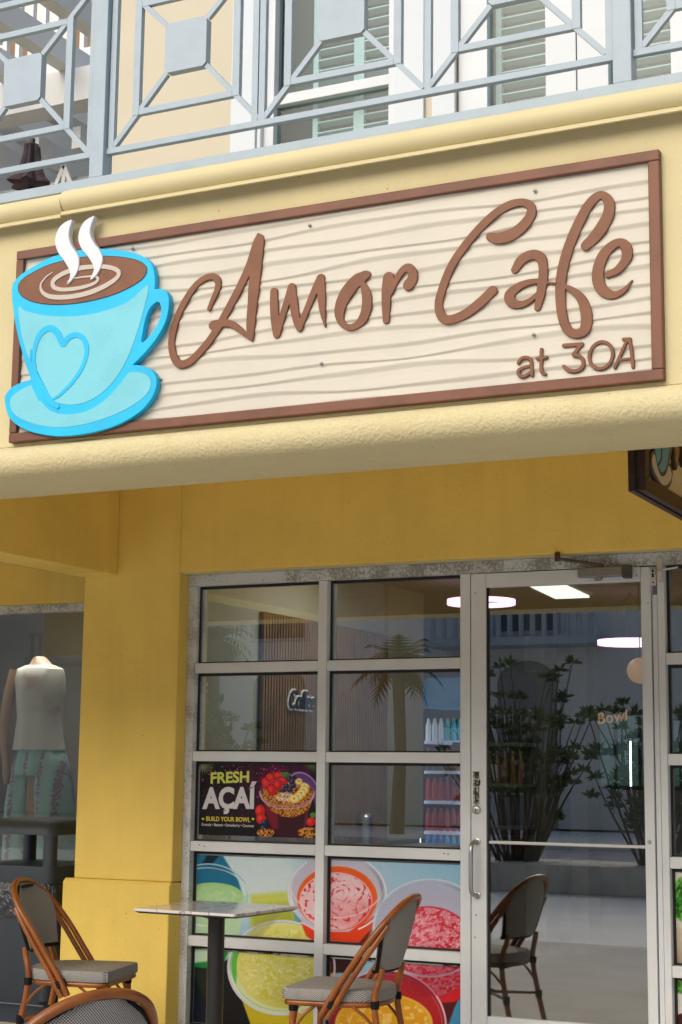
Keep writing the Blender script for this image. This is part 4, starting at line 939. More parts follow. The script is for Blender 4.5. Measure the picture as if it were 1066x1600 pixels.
M_shelf = mat('fridge shelf', (.55, .57, .66), .4, emit=(.6, .62, .9), estr=.30)
shz = (.70, .90, 1.135, 1.37, 1.605)
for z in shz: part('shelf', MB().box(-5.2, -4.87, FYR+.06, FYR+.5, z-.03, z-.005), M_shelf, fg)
bcols = {0: ((.03, .15, .45), (.05, .3, .5)), 1: ((.28, .02, .02), (.30, .06, .05)), 2: ((.30, .03, .03), (.22, .03, .03)), 3: ((.06, .05, .04), (.12, .07, .03)), 4: ((.55, .6, .65), (.05, .35, .45))}
def bottle(x, y, z, c, i, hgt=.165, lab=None, grp=None, capc=(.6, .6, .6)):
    h = MB(); h.lathe([(.020, 0), (.023, .006), (.023, hgt*.74), (.013, hgt*.90), (.012, hgt)], (x, y, z), n=10)
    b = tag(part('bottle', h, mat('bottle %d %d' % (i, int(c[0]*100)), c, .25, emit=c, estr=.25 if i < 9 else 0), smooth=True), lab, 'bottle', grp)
    h = MB(); h.lathe([(.0125, hgt+.0003), (.0125, hgt+.014)], (x, y, z), n=8); part('cap', h, mat('cap %.2f' % capc[0], capc, .4), b)
nm = {0: 'small blue drink bottle on the lowest visible fridge shelf', 1: 'small red drink bottle on the second lowest fridge shelf', 2: 'small red drink bottle on the middle fridge shelf', 3: 'small dark drink bottle on the fourth fridge shelf', 4: 'small clear and teal water bottle on the top fridge shelf'}
for i, z in enumerate(shz):
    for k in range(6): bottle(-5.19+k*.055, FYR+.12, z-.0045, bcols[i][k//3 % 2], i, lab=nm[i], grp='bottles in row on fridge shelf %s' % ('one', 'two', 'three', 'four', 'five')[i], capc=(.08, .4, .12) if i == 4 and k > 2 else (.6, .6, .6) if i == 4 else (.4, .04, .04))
# shelf rack with bottles seen through the door
rk = thing('wall_shelf', 'dark wall shelves with bottles behind the door glass', 'shelf', (-4.0, 11.3, 1.0))
M_shd = mat('shelf grey', (.14, .14, .12), .6)
xa = float(onY(756, 1160, 11.3)[0]); xb = float(onY(815, 1160, 11.3)[0])
rz_ = [float(onY(780, y, 11.3)[2]) for y in (1160, 1224, 1290)]
for z in rz_: part('board', MB().box(xa-.25, xb, 11.3, 11.6, z-.025, z), M_shd, rk)
part('back_panel', MB().box(xa-.25, xb, 11.6, 11.62, .9, 2.1), mat('back panel', (.06, .055, .045), .8), rk)
for i, (z, c) in enumerate(zip(rz_, ((.02, .02, .02), (.22, .11, .02), (.03, .03, .035)))):
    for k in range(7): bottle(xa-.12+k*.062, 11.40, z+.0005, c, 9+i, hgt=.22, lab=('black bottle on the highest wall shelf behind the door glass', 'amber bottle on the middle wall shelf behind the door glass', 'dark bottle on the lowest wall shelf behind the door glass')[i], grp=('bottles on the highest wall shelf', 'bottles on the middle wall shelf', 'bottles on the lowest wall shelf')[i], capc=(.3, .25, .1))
# pillars and wall blocks deeper in
for (a, b, Y, z0, z1, c, lb) in ((820, 853, 11.9, 0, 2.6, (.20, .20, .15), 'wide olive grey pillar in the dim cafe behind the door'), (890, 918, 12.3, 0, 2.6, (.17, .17, .13), 'narrow olive grey pillar deeper in the dim cafe')):
    xa_ = float(onY(a, 1200, Y)[0]); xb_ = float(onY(b, 1200, Y)[0]); tag(part('pillar', MB().box(xa_, xb_, Y, Y+.3, z0+.005, z1), mat('pillar %d' % a, c, .8), bevel=.01), lb, 'pillar')
# ring lamps
M_ring = emis('ring glow', (1, .60, .88), 2.2)
for (cx, cy, Y, r, lb) in ((752, 941, 10.0, .225, 'glowing pinkish ring pendant lamp, left one near the door frame'), (985, 1004, 11.0, .225, 'glowing pinkish ring pendant lamp, lower one deeper in the cafe')):
    p = onY(cx, cy, Y); rl = thing('ring_lamp', lb, 'lamp', tuple(map(float, p)), 'ring pendant lamps')
    m = MB(); ringp = [(p[0]+r*math.cos(t), p[1]+r*math.sin(t), p[2]) for t in np.linspace(0, 2*math.pi, 40, endpoint=False)]
    n = 40; vs = []; 
    for rr, zz in ((r, -.017), (r, .017), (r-.02, .017), (r-.02, -.017)): vs += [(p[0]+rr*math.cos(2*math.pi*k/n), p[1]+rr*math.sin(2*math.pi*k/n), p[2]+zz) for k in range(n)]
    fs = [(i*n+k, i*n+(k+1) % n, ((i+1) % 4)*n+(k+1) % n, ((i+1) % 4)*n+k) for i in range(4) for k in range(n)]
    m.add(vs, fs); part('ring', m, M_ring, rl, smooth=False)
    m = MB()
    for a in (0, 2.1, 4.2): m.tube([(p[0]+(r-.01)*math.cos(a), p[1]+(r-.01)*math.sin(a), p[2]+.018), (p[0], p[1], 2.60)], .002, n=5)
    part('cable', m, M_gask, rl)
# ceiling light panel
a1 = onZ(818, 912, 2.584); a2 = onZ(871, 911, 2.584); a3 = onZ(921, 934, 2.584); a4 = onZ(868, 936, 2.584)
m = MB(); m.add([tuple(a1), tuple(a2), tuple(a3), tuple(a4), tuple(a1+[0, 0, .015]), tuple(a2+[0, 0, .015]), tuple(a3+[0, 0, .015]), tuple(a4+[0, 0, .015])], [(0, 1, 2, 3), (7, 6, 5, 4), (0, 4, 5, 1), (1, 5, 6, 2), (2, 6, 7, 3), (3, 7, 4, 0)])
tag(part('ceiling_light', m, emis('panel glow', (.93, 1, .90), 1.6)), 'flat rectangular light panel in the cafe ceiling', 'ceiling light')
tag(part('ceiling_light', MB().box(-4.2, -3.0, 8.3, 8.9, 2.585, 2.599), mat('near fill glow', (.8, .8, .8), .5, emit=(1, .97, .9), estr=7)), 'added fill light panel, out of view just inside the storefront above the slat wall', 'ceiling light')  # fill panel hidden by the header, added to light the slat wall
# orange lettering sign and display case at the back right
p = onY(925, 1128, 12.6)
me, a, b, c, d = text_mesh('Bowl', .13, .0, .004, xs=1.0)
tag(link_mesh('lit_lettering', place_mesh(me, lambda co: np.column_stack([p[0]+(co[:, 0]-a)*.95+.05, 12.6-co[:, 2], p[2]+co[:, 1]-.02+.12*co[:, 0]])), emis('amber glow', (1, .42, .05), .30), None), 'small amber glowing script letters at the back right of the cafe', 'sign')
dc = thing('display_case', 'dark framed glass display case with a bright white tube deep in the cafe', 'display case', (-3.7, 12.8, 0))
x1_, x2_ = float(onY(920, 1200, 12.8)[0]), float(onY(1015, 1200, 12.8)[0])
m = MB()
for x in (x1_, x1_+.22, x1_+.42, x2_+.25): m.box(x-.012, x+.012, 12.8, 12.83, 1.25, 1.85)
m.box(x1_-.05, x2_+.3, 12.79, 12.835, 1.83, 1.87); m.box(x1_-.05, x2_+.3, 12.79, 12.835, 1.23, 1.26); part('frame', m, M_fr, dc)
part('body', MB().box(x1_-.05, x2_+.3, 12.79, 13.3, .005, 1.228), mat('case body', (.20, .20, .20), .5), dc)
part('interior', MB().box(x1_-.05, x2_+.3, 13.28, 13.3, 1.262, 1.83), mat('case inner', (.10, .20, .19), .5, col2=(.02, .04, .04), vscale=7, emit=(.3, .5, .48), estr=.10), dc)
t1 = onY(985, 1158, 12.85); t2 = onY(986, 1230, 12.85); part('tube', MB().tube([tuple(t1), tuple(t2)], .007, n=8), emis('white tube', (.85, .95, 1), 6), dc)
lamp = thing('globe_pendant', 'amber glass globe pendant near the right edge of the door glass', 'lamp', tuple(map(float, onY(1000, 1048, 10.5))))
p = onY(1000, 1048, 10.5); h = MB(); h.lathe([(.085*math.sin(t), -.085*math.cos(t)) for t in np.linspace(.05, math.pi-.05, 14)], tuple(p), n=24); part('globe', h, mat('amber globe', (.4, .3, .2), .2, emit=(1, .5, .15), estr=.25), lamp, smooth=True)
part('cord', MB().tube([tuple(p+[0, 0, .084]), (p[0], p[1], 2.60)], .003, n=6), M_gask, lamp)
# ------------------------------------------------------------------ chairs
def weave_mat(name, axes, sc=.0036, dark=(.02, .02, .022), light=(.46, .45, .42)):
    m = bpy.data.materials.new(name); m.use_nodes = True; nt = m.node_tree; L = nt.links; p = nt.nodes['Principled BSDF']; p.inputs['Roughness'].default_value = .7
    tc = N(nt, 'TexCoord'); sx = N(nt, 'SeparateXYZ'); L.new(tc.outputs['Object'], sx.inputs[0])
    outs = []
    for ax in axes:
        if len(ax) == 2:
            ad = N(nt, 'Math', op='ADD'); L.new(sx.outputs[ax[0]], ad.inputs[0]); L.new(sx.outputs[ax[1]], ad.inputs[1]); src = ad.outputs[0]
        else: src = sx.outputs[ax[0]]
        mu = N(nt, 'Math', op='MULTIPLY'); mu.inputs[1].default_value = math.pi/sc; L.new(src, mu.inputs[0])
        si = N(nt, 'Math', op='SINE'); L.new(mu.outputs[0], si.inputs[0]); outs.append(si.outputs[0])
    pr_ = N(nt, 'Math', op='MULTIPLY'); L.new(outs[0], pr_.inputs[0]); L.new(outs[1], pr_.inputs[1])
    cr = N(nt, 'ValToRGB'); cr.color_ramp.elements[0].position = .42; cr.color_ramp.elements[1].position = .60
    cr.color_ramp.elements[0].color = (*dark, 1); cr.color_ramp.elements[1].color = (*light, 1)
    ma = N(nt, 'Math', op='MULTIPLY_ADD'); ma.inputs[1].default_value = .5; ma.inputs[2].default_value = .5; L.new(pr_.outputs[0], ma.inputs[0]); L.new(ma.outputs[0], cr.inputs[0])
    L.new(cr.outputs[0], p.inputs['Base Color'])
    bp = N(nt, 'Bump'); bp.inputs['Strength'].default_value = .5; bp.inputs['Distance'].default_value = .001; L.new(ma.outputs[0], bp.inputs['Height']); L.new(bp.outputs[0], p.inputs['Normal'])
    return m
M_wvb = weave_mat('woven back', [(0,), (2,)]); M_wvs = weave_mat('woven seat', [(0,), (1, 2)])
M_rat = mat('bamboo brown tube', (.28, .085, .010), .36, col2=(.15, .038, .004), vscale=9, vlo=.3, vhi=.65, spec=.45, coat=.1)
M_bind = mat('black binding', (.006, .006, .007), .7, spec=.2, bump=.8, bscale=220, bdist=.003)
def make_chair(label):
    t = thing('bistro_chair', label, 'chair', (0, 0, 0), 'woven bistro chairs', rz=.0001)
    def P(name, mb, m, **k): return part(name, mb, m, t, local=True, **k)
    # seat outline
    o = []
    for x, y in ((-.19, .205), (.19, .205)): o.append((x, y))
    o = [(-.165, .214), (.165, .214), (.200, .205), (.212, .17), (.208, .02), (.196, -.09), (.155, -.165), (.08, -.200), (0, -.208), (-.08, -.200), (-.155, -.165), (-.196, -.09), (-.208, .02), (-.212, .17), (-.200, .205)]
    oc = catmull(o, 4, True)
    s = MB(); lev = [(.412, .985, 0), (.418, 1.0, 0), (.448, 1.0, 0), (.458, .985, 0), (.4605, .95, 0)]
    rings = [[(x*k, y*k, z) for x, y in oc] for z, k, _ in lev]
    s.loft(rings); P('seat', s, M_wvs, smooth=True)
    fr = catmull([(x*.93, y*.93) for x, y in o], 3, True)
    s = MB(); s.tube([(x, y, .400) for x, y in fr], .0125, n=10, closed=True); P('seat_frame', s, M_rat, smooth=True)
    for sx in (-1, 1):
        s = MB(); s.tube([(sx*.180, .172, .405), (sx*.186, .178, .2), (sx*.192, .184, .0)], [.0140, .0138, .013], n=12); P('leg', s, M_rat, smooth=True)
        s = MB(); s.tube([(sx*.151, -.205, .560), (sx*.153, -.200, .520), (sx*.160, -.186, .470), (sx*.166, -.178, .400), (sx*.172, -.200, .26), (sx*.182, -.262, .0)], .0138, n=12, smooth=4); P('leg', s, M_rat, smooth=True)
        s = MB(); s.tube([(sx*.186, .170, .290), (sx*.184, .120, .352), (sx*.188, .07, .392)], .0065, n=8, smooth=4); P('brace', s, M_rat, smooth=True)
        s = MB(); s.tube([(sx*.170, -.190, .300), (sx*.178, -.140, .355), (sx*.184, -.09, .392)], .0065, n=8, smooth=4); P('brace', s, M_rat, smooth=True)
        s = MB(); s.tube([(sx*.184, .168, .290), (sx*.13, .176, .352), (sx*.075, .182, .392)], .0065, n=8, smooth=4); P('brace', s, M_rat, smooth=True)
        for (x, y, z, dx, dy, dz, r, hl) in ((.180, .172, .392, 0, 0, 1, .0185, .028), (.187, .180, .235, 0, 0, 1, .0170, .020), (.166, -.180, .402, 0, 0, 1, .0185, .016), (.173, -.208, .235, .01, -.05, 1, .0175, .020), (.213, -.005, .402, .0, -.42, .9, .026, .016)):
            d = np.array([dx*sx, dy, dz]); d = d/np.linalg.norm(d); c = np.array([x*sx, y, z])
            s = MB(); s.tube([tuple(c-d*hl), tuple(c-d*hl*.9), tuple(c+d*hl*.9), tuple(c+d*hl)], [r*.8, r, r, r*.8], n=12); P('binding', s, M_bind, smooth=True)
        s = MB(); s.tube([(sx*.187, .176, .24), (0, -.008, .247), (-sx*.171, -.200, .24)], .0078, n=8); P('stretcher', s, M_rat, smooth=True)
    s = MB(); s.lathe([(.0005, .228), (.03, .232), (.034, .245), (.03, .260), (.0005, .262)], (0, -.008, 0), n=12); P('binding', s, M_bind, smooth=True)
    # hoop: outer and inner tube
    hp = [(.226, .035, .352), (.224, .005, .405), (.222, -.065, .52), (.220, -.140, .645), (.205, -.215, .755), (.152, -.268, .835), (.080, -.296, .876), (0, -.303, .888)]
    hp = hp+[(-x, y, z) for x, y, z in hp[:-1][::-1]]
    s = MB(); s.tube(hp, .0142, n=12, smooth=5); P('hoop', s, M_rat, smooth=True)
    for sx in (-1, 1):
        ip = [(sx*.226, .008, .345), (sx*.223, -.022, .392), (sx*.221, -.092, .507), (sx*.217, -.160, .622), (sx*.203, -.215, .715), (sx*.190, -.240, .760)]
        s = MB(); s.tube(ip, .0125, n=12, smooth=5); P('arm_tube', s, M_rat, smooth=True)
    # woven back
    hw_ = lambda z: np.interp(z, [.545, .60, .70, .77, .81, .84, .86, .874], [.158, .172, .198, .188, .158, .116, .080, .040])
    zs = np.linspace(.548, .872, 22); yb = lambda z: np.interp(z, [.54, .62, .70, .80, .875], [-.212, -.236, -.256, -.278, -.292])
    def ring_at(z):
        w_ = hw_(z); k = 11; us = np.linspace(-1, 1, k); fr_ = [(u*w_, yb(z)+.052*abs(u)**2.2*(w_/.19), z) for u in us]; bk = [(u*w_*.985, yb(z)-.016+.052*abs(u)**2.2*(w_/.19), z) for u in us[::-1]]
        return fr_+bk
    s = MB(); s.loft([ring_at(z) for z in zs]); P('backrest', s, M_wvb, smooth=True)
    s = MB(); edge = [(-hw_(z)*1.0, yb(z)-.012+.050*(hw_(z)/.19), z) for z in zs[::2]]+[(hw_(z)*1.0, yb(z)-.012+.050*(hw_(z)/.19), z) for z in zs[::2][::-1]]
    s.tube(edge, .0085, n=8); P('backrest_edge', s, M_bind, smooth=True)
    s = MB(); s.tube([(-.158, -.170, .546), (-.08, -.205, .544), (0, -.218, .543), (.08, -.205, .544), (.158, -.170, .546)], .010, n=8, smooth=4); P('lower_rail', s, M_bind, smooth=True)
    for ch in t.children:                      # back is low: compress everything above the seat
        me = ch.data; co = np.empty(len(me.vertices)*3, np.float32); me.vertices.foreach_get('co', co); co = co.reshape(-1, 3)
        co[:, 2] = np.where(co[:, 2] > .462, .462+(co[:, 2]-.462)*.875, co[:, 2]); me.vertices.foreach_set('co', co.ravel()); me.update()
    return t
def copy_thing(root, loc, rz, label):
    r = root.copy(); scene.collection.objects.link(r); r.location = loc; r.rotation_euler = (0, 0, rz); r['label'] = label
    for ch in list(root.children):
        c = ch.copy(); scene.collection.objects.link(c); c.parent = r
        for g_ in list(ch.children):
            d = g_.copy(); scene.collection.objects.link(d); d.parent = c
    return r
# facing angle: direction of the chair front measured from +X
def put(face_deg, cx, cy): return (cx, cy, 0), rad(face_deg-90)
ch = make_chair('bistro chair left of the marble table, in front of the grey bin')
l, r_ = put(14, -4.475, 6.40); ch.location = l; ch.rotation_euler = (0, 0, r_)
l, r_ = put(188, -3.135, 6.44); copy_thing(ch, l, r_, 'bistro chair right of the marble table, in front of the orange smoothie film')
l, r_ = put(160, -2.50, 3.38); copy_thing(ch, l, r_, 'nearest bistro chair, only the top of its rounded woven back in view')

# ------------------------------------------------------------------ cafe table
tb = thing('cafe_table', 'square white marble cafe table on a black column between two chairs', 'table', (-3.83, 6.52, 0))
m = bpy.data.materials.new('white marble'); m.use_nodes = True; nt = m.node_tree; L = nt.links; p = nt.nodes['Principled BSDF']; p.inputs['Roughness'].default_value = .12
tc = N(nt, 'TexCoord'); nz = N(nt, 'TexNoise'); nz.inputs['Scale'].default_value = 5; nz.inputs['Detail'].default_value = 6; L.new(tc.outputs['Object'], nz.inputs[0])
mx = N(nt, 'VectorMath', op='MULTIPLY_ADD'); mx.inputs[1].default_value = (.35, .35, .35); L.new(nz.outputs['Color'], mx.inputs[0]); L.new(tc.outputs['Object'], mx.inputs[2])
vo = N(nt, 'TexVoronoi'); vo.feature = 'DISTANCE_TO_EDGE'; vo.inputs['Scale'].default_value = 6; L.new(mx.outputs[0], vo.inputs['Vector'])
cr = N(nt, 'ValToRGB'); cr.color_ramp.elements[0].position = .0; cr.color_ramp.elements[0].color = (.22, .19, .21, 1); cr.color_ramp.elements[1].position = .04; cr.color_ramp.elements[1].color = (.62, .61, .62, 1); L.new(vo.outputs['Distance'], cr.inputs[0]); L.new(cr.outputs[0], p.inputs['Base Color'])
M_marble = m
tx, ty, ta, ts = -3.828, 6.526, rad(-2), .545
def rsq(s, r, n=5):
    out = []
    for cx, cy, a0 in ((s/2-r, s/2-r, 0), (-s/2+r, s/2-r, 90), (-s/2+r, -s/2+r, 180), (s/2-r, -s/2+r, 270)):
        for k in range(n): a = rad(a0+90*k/(n-1)); out.append((cx+r*math.cos(a), cy+r*math.sin(a)))
    return [(tx+x*math.cos(ta)-y*math.sin(ta), ty+x*math.sin(ta)+y*math.cos(ta)) for x, y in out]
h = MB(); h.loft([[(x, y, z) for x, y in rsq(s, .02)] for z, s in ((.728, ts-.006), (.730, ts), (.738, ts), (.7405, ts-.004))]); part('tabletop', h, M_marble, tb, bevel=0)
h = MB(); h.loft([[(x, y, z) for x, y in rsq(s, .02)] for z, s in ((.720, ts-.03), (.7275, ts-.008))]); part('top_underside', h, M_black, tb)
h = MB(); h.lathe([(.038, .02), (.038, .69), (.075, .70), (.11, .7105), (.11, .7115)], (tx, ty, 0), n=28); part('column', h, M_black, tb, smooth=True)
h = MB(); h.lathe([(.23, .0), (.23, .012), (.20, .022), (.06, .032), (.045, .05)], (tx, ty, 0), n=36); part('base', h, M_black, tb, smooth=True)

# ------------------------------------------------------------------ litter bin in the recess
bn = thing('litter_bin', 'slate grey square litter bin with open hood standing beside the column', 'bin', (-5.65, 7.65, 0))
M_bin = mat('slate grey plastic', (.035, .05, .07), .5, bump=.25, bscale=140, bdist=.001)
bx0, bx1, by0, by1 = -5.955, -5.345, 7.35, 7.96
def rrect(x0, x1, y0, y1, r, z, n=5):
    out = []
    for cx, cy, a0 in ((x1-r, y1-r, 0), (x0+r, y1-r, 90), (x0+r, y0+r, 180), (x1-r, y0+r, 270)):
        for k in range(n): a = rad(a0+90*k/(n-1)); out.append((cx+r*math.cos(a), cy+r*math.sin(a), z))
    return out
h = MB(); h.loft([rrect(bx0+.05, bx1-.05, by0+.05, by1-.05, .05, .0), rrect(bx0+.04, bx1-.04, by0+.04, by1-.04, .05, .10), rrect(bx0+.02, bx1-.02, by0+.02, by1-.02, .05, .12), rrect(bx0, bx1, by0, by1, .05, .62)]); part('body', h, M_bin, bn, smooth=True)
h = MB(); h.loft([rrect(bx0-.004, bx1+.004, by0-.004, by1+.004, .05, .735), rrect(bx0-.006, bx1+.006, by0-.006, by1+.006, .05, .745), rrect(bx0-.004, bx1+.004, by0-.004, by1+.004, .05, .825)]); part('hood_band', h, M_bin, bn, smooth=True)
for cx in (bx0+.034, bx1-.034):
    for cy in (by0+.034, by1-.034): part('hood_post', MB().loft([rrect(cx-.036, cx+.036, cy-.036, cy+.036, .03, .8252), rrect(cx-.036, cx+.036, cy-.036, cy+.036, .03, .992)]), M_bin, bn, smooth=True)
h = MB(); h.loft([rrect(bx0-.003, bx1+.003, by0-.003, by1+.003, .05, .9923), rrect(bx0-.003, bx1+.003, by0-.003, by1+.003, .06, 1.022), rrect(bx0+.012, bx1-.012, by0+.012, by1-.012, .07, 1.048), rrect(bx0+.05, bx1-.05, by0+.05, by1-.05, .09, 1.064), rrect(bx0+.16, bx1-.16, by0+.16, by1-.16, .09, 1.075)]); part('hood_top', h, M_bin, bn, smooth=True)
h = MB(); h.loft([rrect(bx0+.09, bx1-.09, by0+.09, by1-.09, .05, .6205), rrect(bx0+.09, bx1-.09, by0+.09, by1-.09, .05, .734)]); part('liner_rim', h, M_gask, bn)
# bin bag folded over the body
xs_ = 60; bag = []
for zi, (z, off) in enumerate(((.745, -.002), (.70, .014), (.65, .020), (.60, .018), (.555, .010))):
    ringb = []
    for k, q in enumerate(rrect(bx0, bx1, by0, by1, .05, z, 18)):
        cx, cy = (bx0+bx1)/2, (by0+by1)/2; d = np.array([q[0]-cx, q[1]-cy]); d /= np.linalg.norm(d)
        w_ = off+.010*(fbm(np.array([k*.8]), np.array([zi*.9]), 5)[0]-.5)*2*(1 if zi else 0)
        zz = z+(.02*(fbm(np.array([k*.35]), np.array([3.0]), 8)[0]-.5)*2 if zi > 2 else 0); ringb.append((q[0]+d[0]*w_, q[1]+d[1]*w_, zz))
    bag.append(ringb)
h = MB(); h.loft(bag, cap=False); part('bin_bag', h, mat('black bin bag', (.02, .027, .038), .22, bump=.9, bscale=26, bdist=.02, spec=.7), bn, smooth=True)
h = MB(); h.box(bx0+.02, bx1-.02, by0-.0015, by0+.001, .10, .105); part('seam', h, mat('bin seam', (.14, .16, .18), .5), bn)

# ------------------------------------------------------------------ mannequin in the neighbouring shop window
MY = 9.0
mq = thing('shop_mannequin', 'headless mannequin in a white top and pale teal patterned trousers behind the shop glass', 'mannequin', (-6.62, MY, .5))
def mx_(px, py): p = onY(px, py, MY); return float(p[0]), float(p[2])
def loftm(rows, n=24, wob=0, nfold=9):
    rings = []
    for px, py, hw, dp in rows:
        x, z = mx_(px, py); s = MY/(ray(px, py)[1]*F_PX)*1.12
        rings.append([(x+(hw*s)*math.cos(t)*(1+wob*math.cos(nfold*t)), MY+dp*math.sin(t)*(1+wob*math.cos(nfold*t)), z) for t in np.linspace(0, 2*math.pi, n, endpoint=False)])
    return MB().loft(rings[::-1])
M_skin = mat('mannequin skin', (.42, .27, .19), .5)
part('body', loftm([(63, 1026, 5, .03), (63, 1028, 7.5, .055), (64, 1038, 16, .07), (64, 1044, 33, .09), (64, 1056, 38, .10), (64, 1085, 31, .12), (64, 1120, 27, .10), (64, 1170, 33, .12), (62, 1240, 30, .12), (60, 1330, 26, .1), (60, 1370, 20, .08)]), M_skin, mq, smooth=True)
for sx in (-1,):
    pts = []
    for dx, py, r in ((34, 1048, .045), (41, 1085, .042), (45, 1125, .036), (43, 1165, .030), (37, 1195, .024), (35, 1210, .028), (34, 1225, .016)):
        x, z = mx_(64+sx*dx, py); pts.append((x, MY-.03-(py-1048)*.0006, z, r))
    pts = np.array(pts); part('arm', MB().tube(pts[:, :3], pts[:, 3], n=12, smooth=0), M_skin, mq, smooth=True)
part('top', loftm([(64, 1040, 22, .085), (64, 1046, 36, .115), (64, 1060, 39, .13), (64, 1090, 35, .145), (63, 1120, 33, .13), (62, 1150, 36, .14), (62, 1172, 39, .15)], 48, .03, 7), mat('white linen top', (.62, .62, .60), .85, col2=(.50, .36, .40), vscale=6, vlo=.30, vhi=.45), mq, smooth=True)
m = bpy.data.materials.new('teal embroidered cloth'); m.use_nodes = True; nt = m.node_tree; L = nt.links; p = nt.nodes['Principled BSDF']; p.inputs['Roughness'].default_value = .85
tc = N(nt, 'TexCoord'); wv = N(nt, 'TexWave'); wv.bands_direction = 'X'; wv.inputs['Scale'].default_value = 2.9; wv.inputs['Distortion'].default_value = .5; L.new(tc.outputs['Object'], wv.inputs['Vector'])
nn = N(nt, 'TexNoise'); nn.inputs['Scale'].default_value = 60; L.new(tc.outputs['Object'], nn.inputs['Vector'])
mm = N(nt, 'Math', op='MULTIPLY'); L.new(wv.outputs['Fac'], mm.inputs[0]); L.new(nn.outputs['Fac'], mm.inputs[1])
cr = N(nt, 'ValToRGB'); cr.color_ramp.elements[0].position = .40; cr.color_ramp.elements[0].color = (.36, .55, .54, 1); cr.color_ramp.elements[1].position = .46; cr.color_ramp.elements[1].color = (.34, .20, .30, 1)
L.new(mm.outputs[0], cr.inputs[0]); L.new(cr.outputs[0], p.inputs['Base Color'])
part('waist', loftm([(64, 1171, 34, .13), (64, 1180, 38, .14), (64, 1200, 43, .16), (63, 1212, 44, .16)], 60, .03, 9), m, mq, smooth=True)
for c_, dx in ((44, -8), (83, 4)): part('trouser_leg', loftm([(c_, 1202, 23, .13), (c_, 1225, 25, .15), (c_+dx*.6, 1260, 25, .16), (c_+dx, 1345, 26, .17)], 48, .04, 7), m, mq, smooth=True)
part('stand', MB().box(-7.2, -5.9, 8.7, 9.6, .021, .56), M_int, mq, bevel=.01)
# second dress deeper in the display
# ------------------------------------------------------------------ opposite side of the street (seen in the glass)
ob = thing('opposite_building', 'white stucco building with arches and balconies across the street', 'building', (-14, -24, 0))
M_ow = mat('opposite stucco', (.94, .90, .86), .8, var=.05, vscale=.4); M_og = mat('opposite glass', (.10, .12, .14), .15); M_od = mat('arch shade', (.32, .31, .30), .9)
part('wall', MB().box(-60, 12, -31, -25, 0, 9.5), M_ow, ob)
part('cornice', MB().box(-60, 12, -25.0, -24.6, 9.3, 9.8), M_white, ob)

for k in range(14):
    x = -57.4+k*7.2
    ar = [(x-.8, .0)]+[(x-.8*math.cos(t), 3.6+.6*math.sin(t)) for t in np.linspace(0, math.pi, 12)]+[(x+.8, .0)]
    h = MB(); h.prism(ar, -24.996, -24.97, lambda u, v, t: (u, t, v)); part('arch', h, M_od, ob)
    w1 = part('window', MB().box(x-.9, x+.9, -24.995, -24.93, 4.85, 6.9), M_white, ob); part('pane', MB().box(x-.78, x+.78, -24.929, -24.92, 4.95, 6.8), M_og, w1)
    w1 = part('window', MB().box(x-.9, x+.9, -24.995, -24.93, 7.5, 8.9), M_white, ob); part('pane', MB().box(x-.78, x+.78, -24.929, -24.92, 7.6, 8.8), M_og, w1)
    if k % 2 == 0:
        h = MB(); h.box(x-2.2, x+2.2, -23.8, -23.7, 5.35, 5.45); h.box(x-2.3, x+2.3, -24.92, -23.65, 4.5, 4.7)
        for j in range(15): h.tube([(x-2.1+j*.30, -23.75, 4.7), (x-2.1+j*.30, -23.75, 5.35)], .07, n=6)
        part('balustrade', h, M_white, ob)
M_leaf = mat('leaf green', (.10, .17, .06), .6, col2=(.05, .09, .03), vscale=3); M_trunk = mat('bark', (.12, .09, .06), .9, var=.4, vscale=6)
M_frond = mat('palm green', (.07, .12, .045), .55, col2=(.04, .075, .03), vscale=2)
def tree(x, y, hgt, cr_, seed, label, name='street_tree', th=2.0, n=2600, ls=.10):
    t = thing(name, label, 'tree', (x, y, 0), 'trees along the street'); rs = np.random.RandomState(seed)
    tr = MB(); [tr.tube([(x+.12*math.cos(a), y+.12*math.sin(a), 0), (x+.2*math.cos(a+.5), y+.2*math.sin(a+.5), th*.5), (x+.1*math.cos(a), y+.1*math.sin(a), th)], [.05, .04, .03], n=8) for a in (0, 1.3, 2.6, 4.0, 5.1)]
    blobs = []
    for k in range(9):
        a = rs.rand()*6.28; e = rs.rand(); q = (x+cr_*.75*math.cos(a)*e, y+cr_*.75*math.sin(a)*e, th+(hgt-th)*(.2+.75*rs.rand())); tr.tube([(x, y, th*.8), ((x+q[0])/2, (y+q[1])/2, (th+q[2])/2-.1), q], [.05, .03, .012], n=6); blobs.append((q, cr_*(.30+.25*rs.rand())))
    part('trunk', tr, M_trunk, t, smooth=True)
    cm = MB()
    for i in range(n):
        q, r = blobs[rs.randint(len(blobs))]; d = rs.randn(3); d /= np.linalg.norm(d); c = np.array(q)+d*r*(.55+.5*rs.rand()); u = rs.randn(3); u /= np.linalg.norm(u); v = np.cross(u, rs.randn(3)); v /= np.linalg.norm(v)
        s = ls*(.6+.8*rs.rand()); cm.add([c-u*s, c+v*s*.4, c+u*s, c-v*s*.4], [(0, 1, 2, 3)])
    part('crown', cm, M_leaf, t)
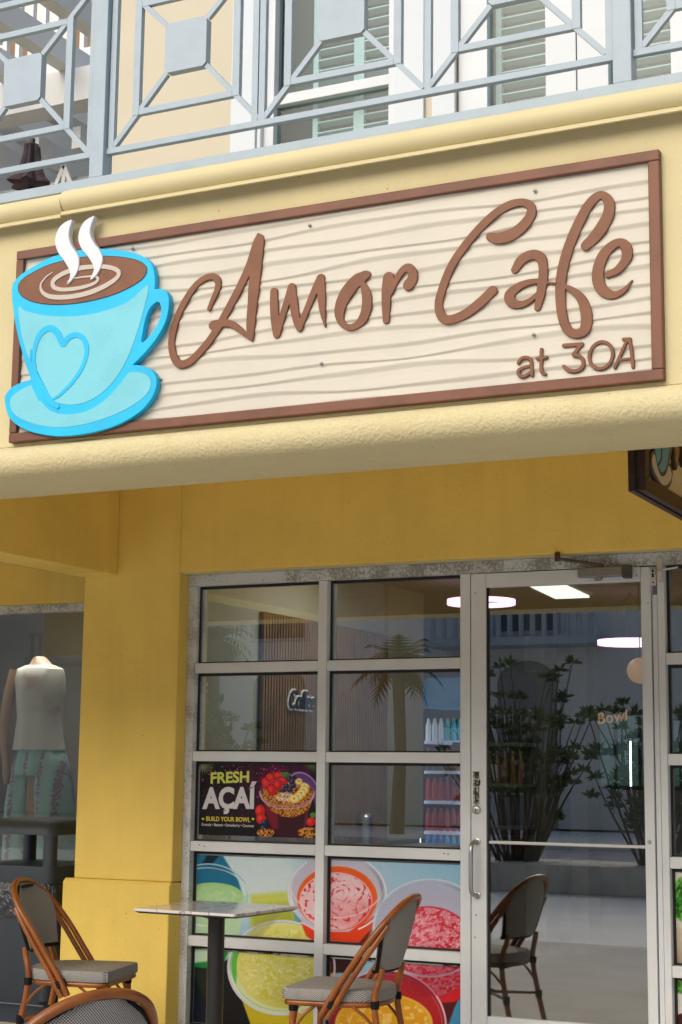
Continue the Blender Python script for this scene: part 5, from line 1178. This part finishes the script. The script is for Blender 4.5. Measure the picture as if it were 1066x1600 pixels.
def palm(x, y, hgt, seed, label, L=1.05):
    t = thing('palm_tree', label, 'palm', (x, y, 0), 'palms along the street'); rs = np.random.RandomState(seed)
    part('trunk', MB().tube([(x, y, 0), (x+.08, y, hgt*.5), (x, y, hgt)], [.17, .13, .14], n=12), M_trunk, t, smooth=True)
    cm = MB()
    for k in range(34):
        a = rs.rand()*6.28; el = rad(-35+105*rs.rand()); LL = L*(.75+.35*rs.rand()); p = np.array([x, y, hgt]); d = np.array([math.cos(a)*math.cos(el), math.sin(a)*math.cos(el), math.sin(el)]); seg = 10; side = np.array([-math.sin(a), math.cos(a), 0])
        for j in range(seg):
            q = p+d*LL/seg; f = (j+.5)/seg
            for sg in (-1, 1):
                tip = q+side*sg*.42*math.sin(math.pi*min(1, f*.9+.12))+d*.12-np.array([0, 0, .10]); cm.add([p, q, tip], [(0, 1, 2)])
            p = q; d = d-np.array([0, 0, .13]); d /= np.linalg.norm(d)
    part('crown', cm, M_frond, t)
def shrub(x, y, hgt, spread, seed, label, nst=46):
    t = thing('street_shrub', label, 'shrub', (x, y, 0), 'flowering shrubs in the planting strip'); rs = np.random.RandomState(seed)
    st = MB(); lf = MB()
    for k in range(nst):
        a = rs.rand()*6.28; rr = spread*math.sqrt(rs.rand()); h_ = hgt*(.50+.5*rs.rand())
        b0 = np.array([x+rr*.25*math.cos(a), y+rr*.25*math.sin(a), .30]); tip = np.array([x+rr*math.cos(a), y+rr*math.sin(a), h_]); mid = (b0+tip)/2+np.array([rs.randn()*.08, rs.randn()*.08, .12])
        st.tube([b0, mid, tip], [.017, .012, .006], n=6, smooth=3)
        twigs = [tip, (mid+tip)/2+rs.randn(3)*.06, mid+rs.randn(3)*.10]
        for q in twigs:
            for j in range(40):
                d = rs.randn(3); d[2] = abs(d[2])*.7-.15; d /= np.linalg.norm(d); L_ = .06+.08*rs.rand(); u = np.cross(d, rs.randn(3)); u /= np.linalg.norm(u); p0 = q+d*.01; w_ = .012+.012*rs.rand()
                lf.add([p0, p0+d*L_*.5+u*w_, p0+d*L_, p0+d*L_*.5-u*w_], [(0, 1, 2, 3)])
    part('stems', st, M_trunk, t, smooth=True); part('leaves', lf, M_leaf, t)
tag(part('planter', MB().box(-14, -2.5, -4.9, -3.7, .0, .32), mat('planter stone', (.55, .53, .50), .85, var=.2, vscale=5, bump=.3, bscale=40), bevel=.02), 'long low stone planter by the kerb holding the shrubs', 'planter')
shrub(-6.9, -4.3, 2.7, 1.0, 1, 'broad shrub nearest the cafe, mirrored in the left half of the door glass')
shrub(-5.2, -4.3, 2.2, .8, 4, 'leggy shrub second from the right end of the planter')
shrub(-3.6, -4.2, 2.3, .8, 3, 'shrub at the right end of the planter')
shrub(-11.2, -4.4, 2.1, .8, 2, 'low shrub toward the left end of the planter')
tree(-21.5, -20.5, 4.6, 2.0, 5, 'round tree on the far pavement', th=1.6, n=2000, ls=.16)
palm(-19.8, -18.7, 4.4, 11, 'palm on the far pavement, second from the left'); palm(-15.1, -18.9, 3.75, 12, 'palm on the far pavement, mirrored in the second pane column'); palm(-24.5, -20, 5.2, 13, 'palm on the far pavement at the left end', L=2.0)
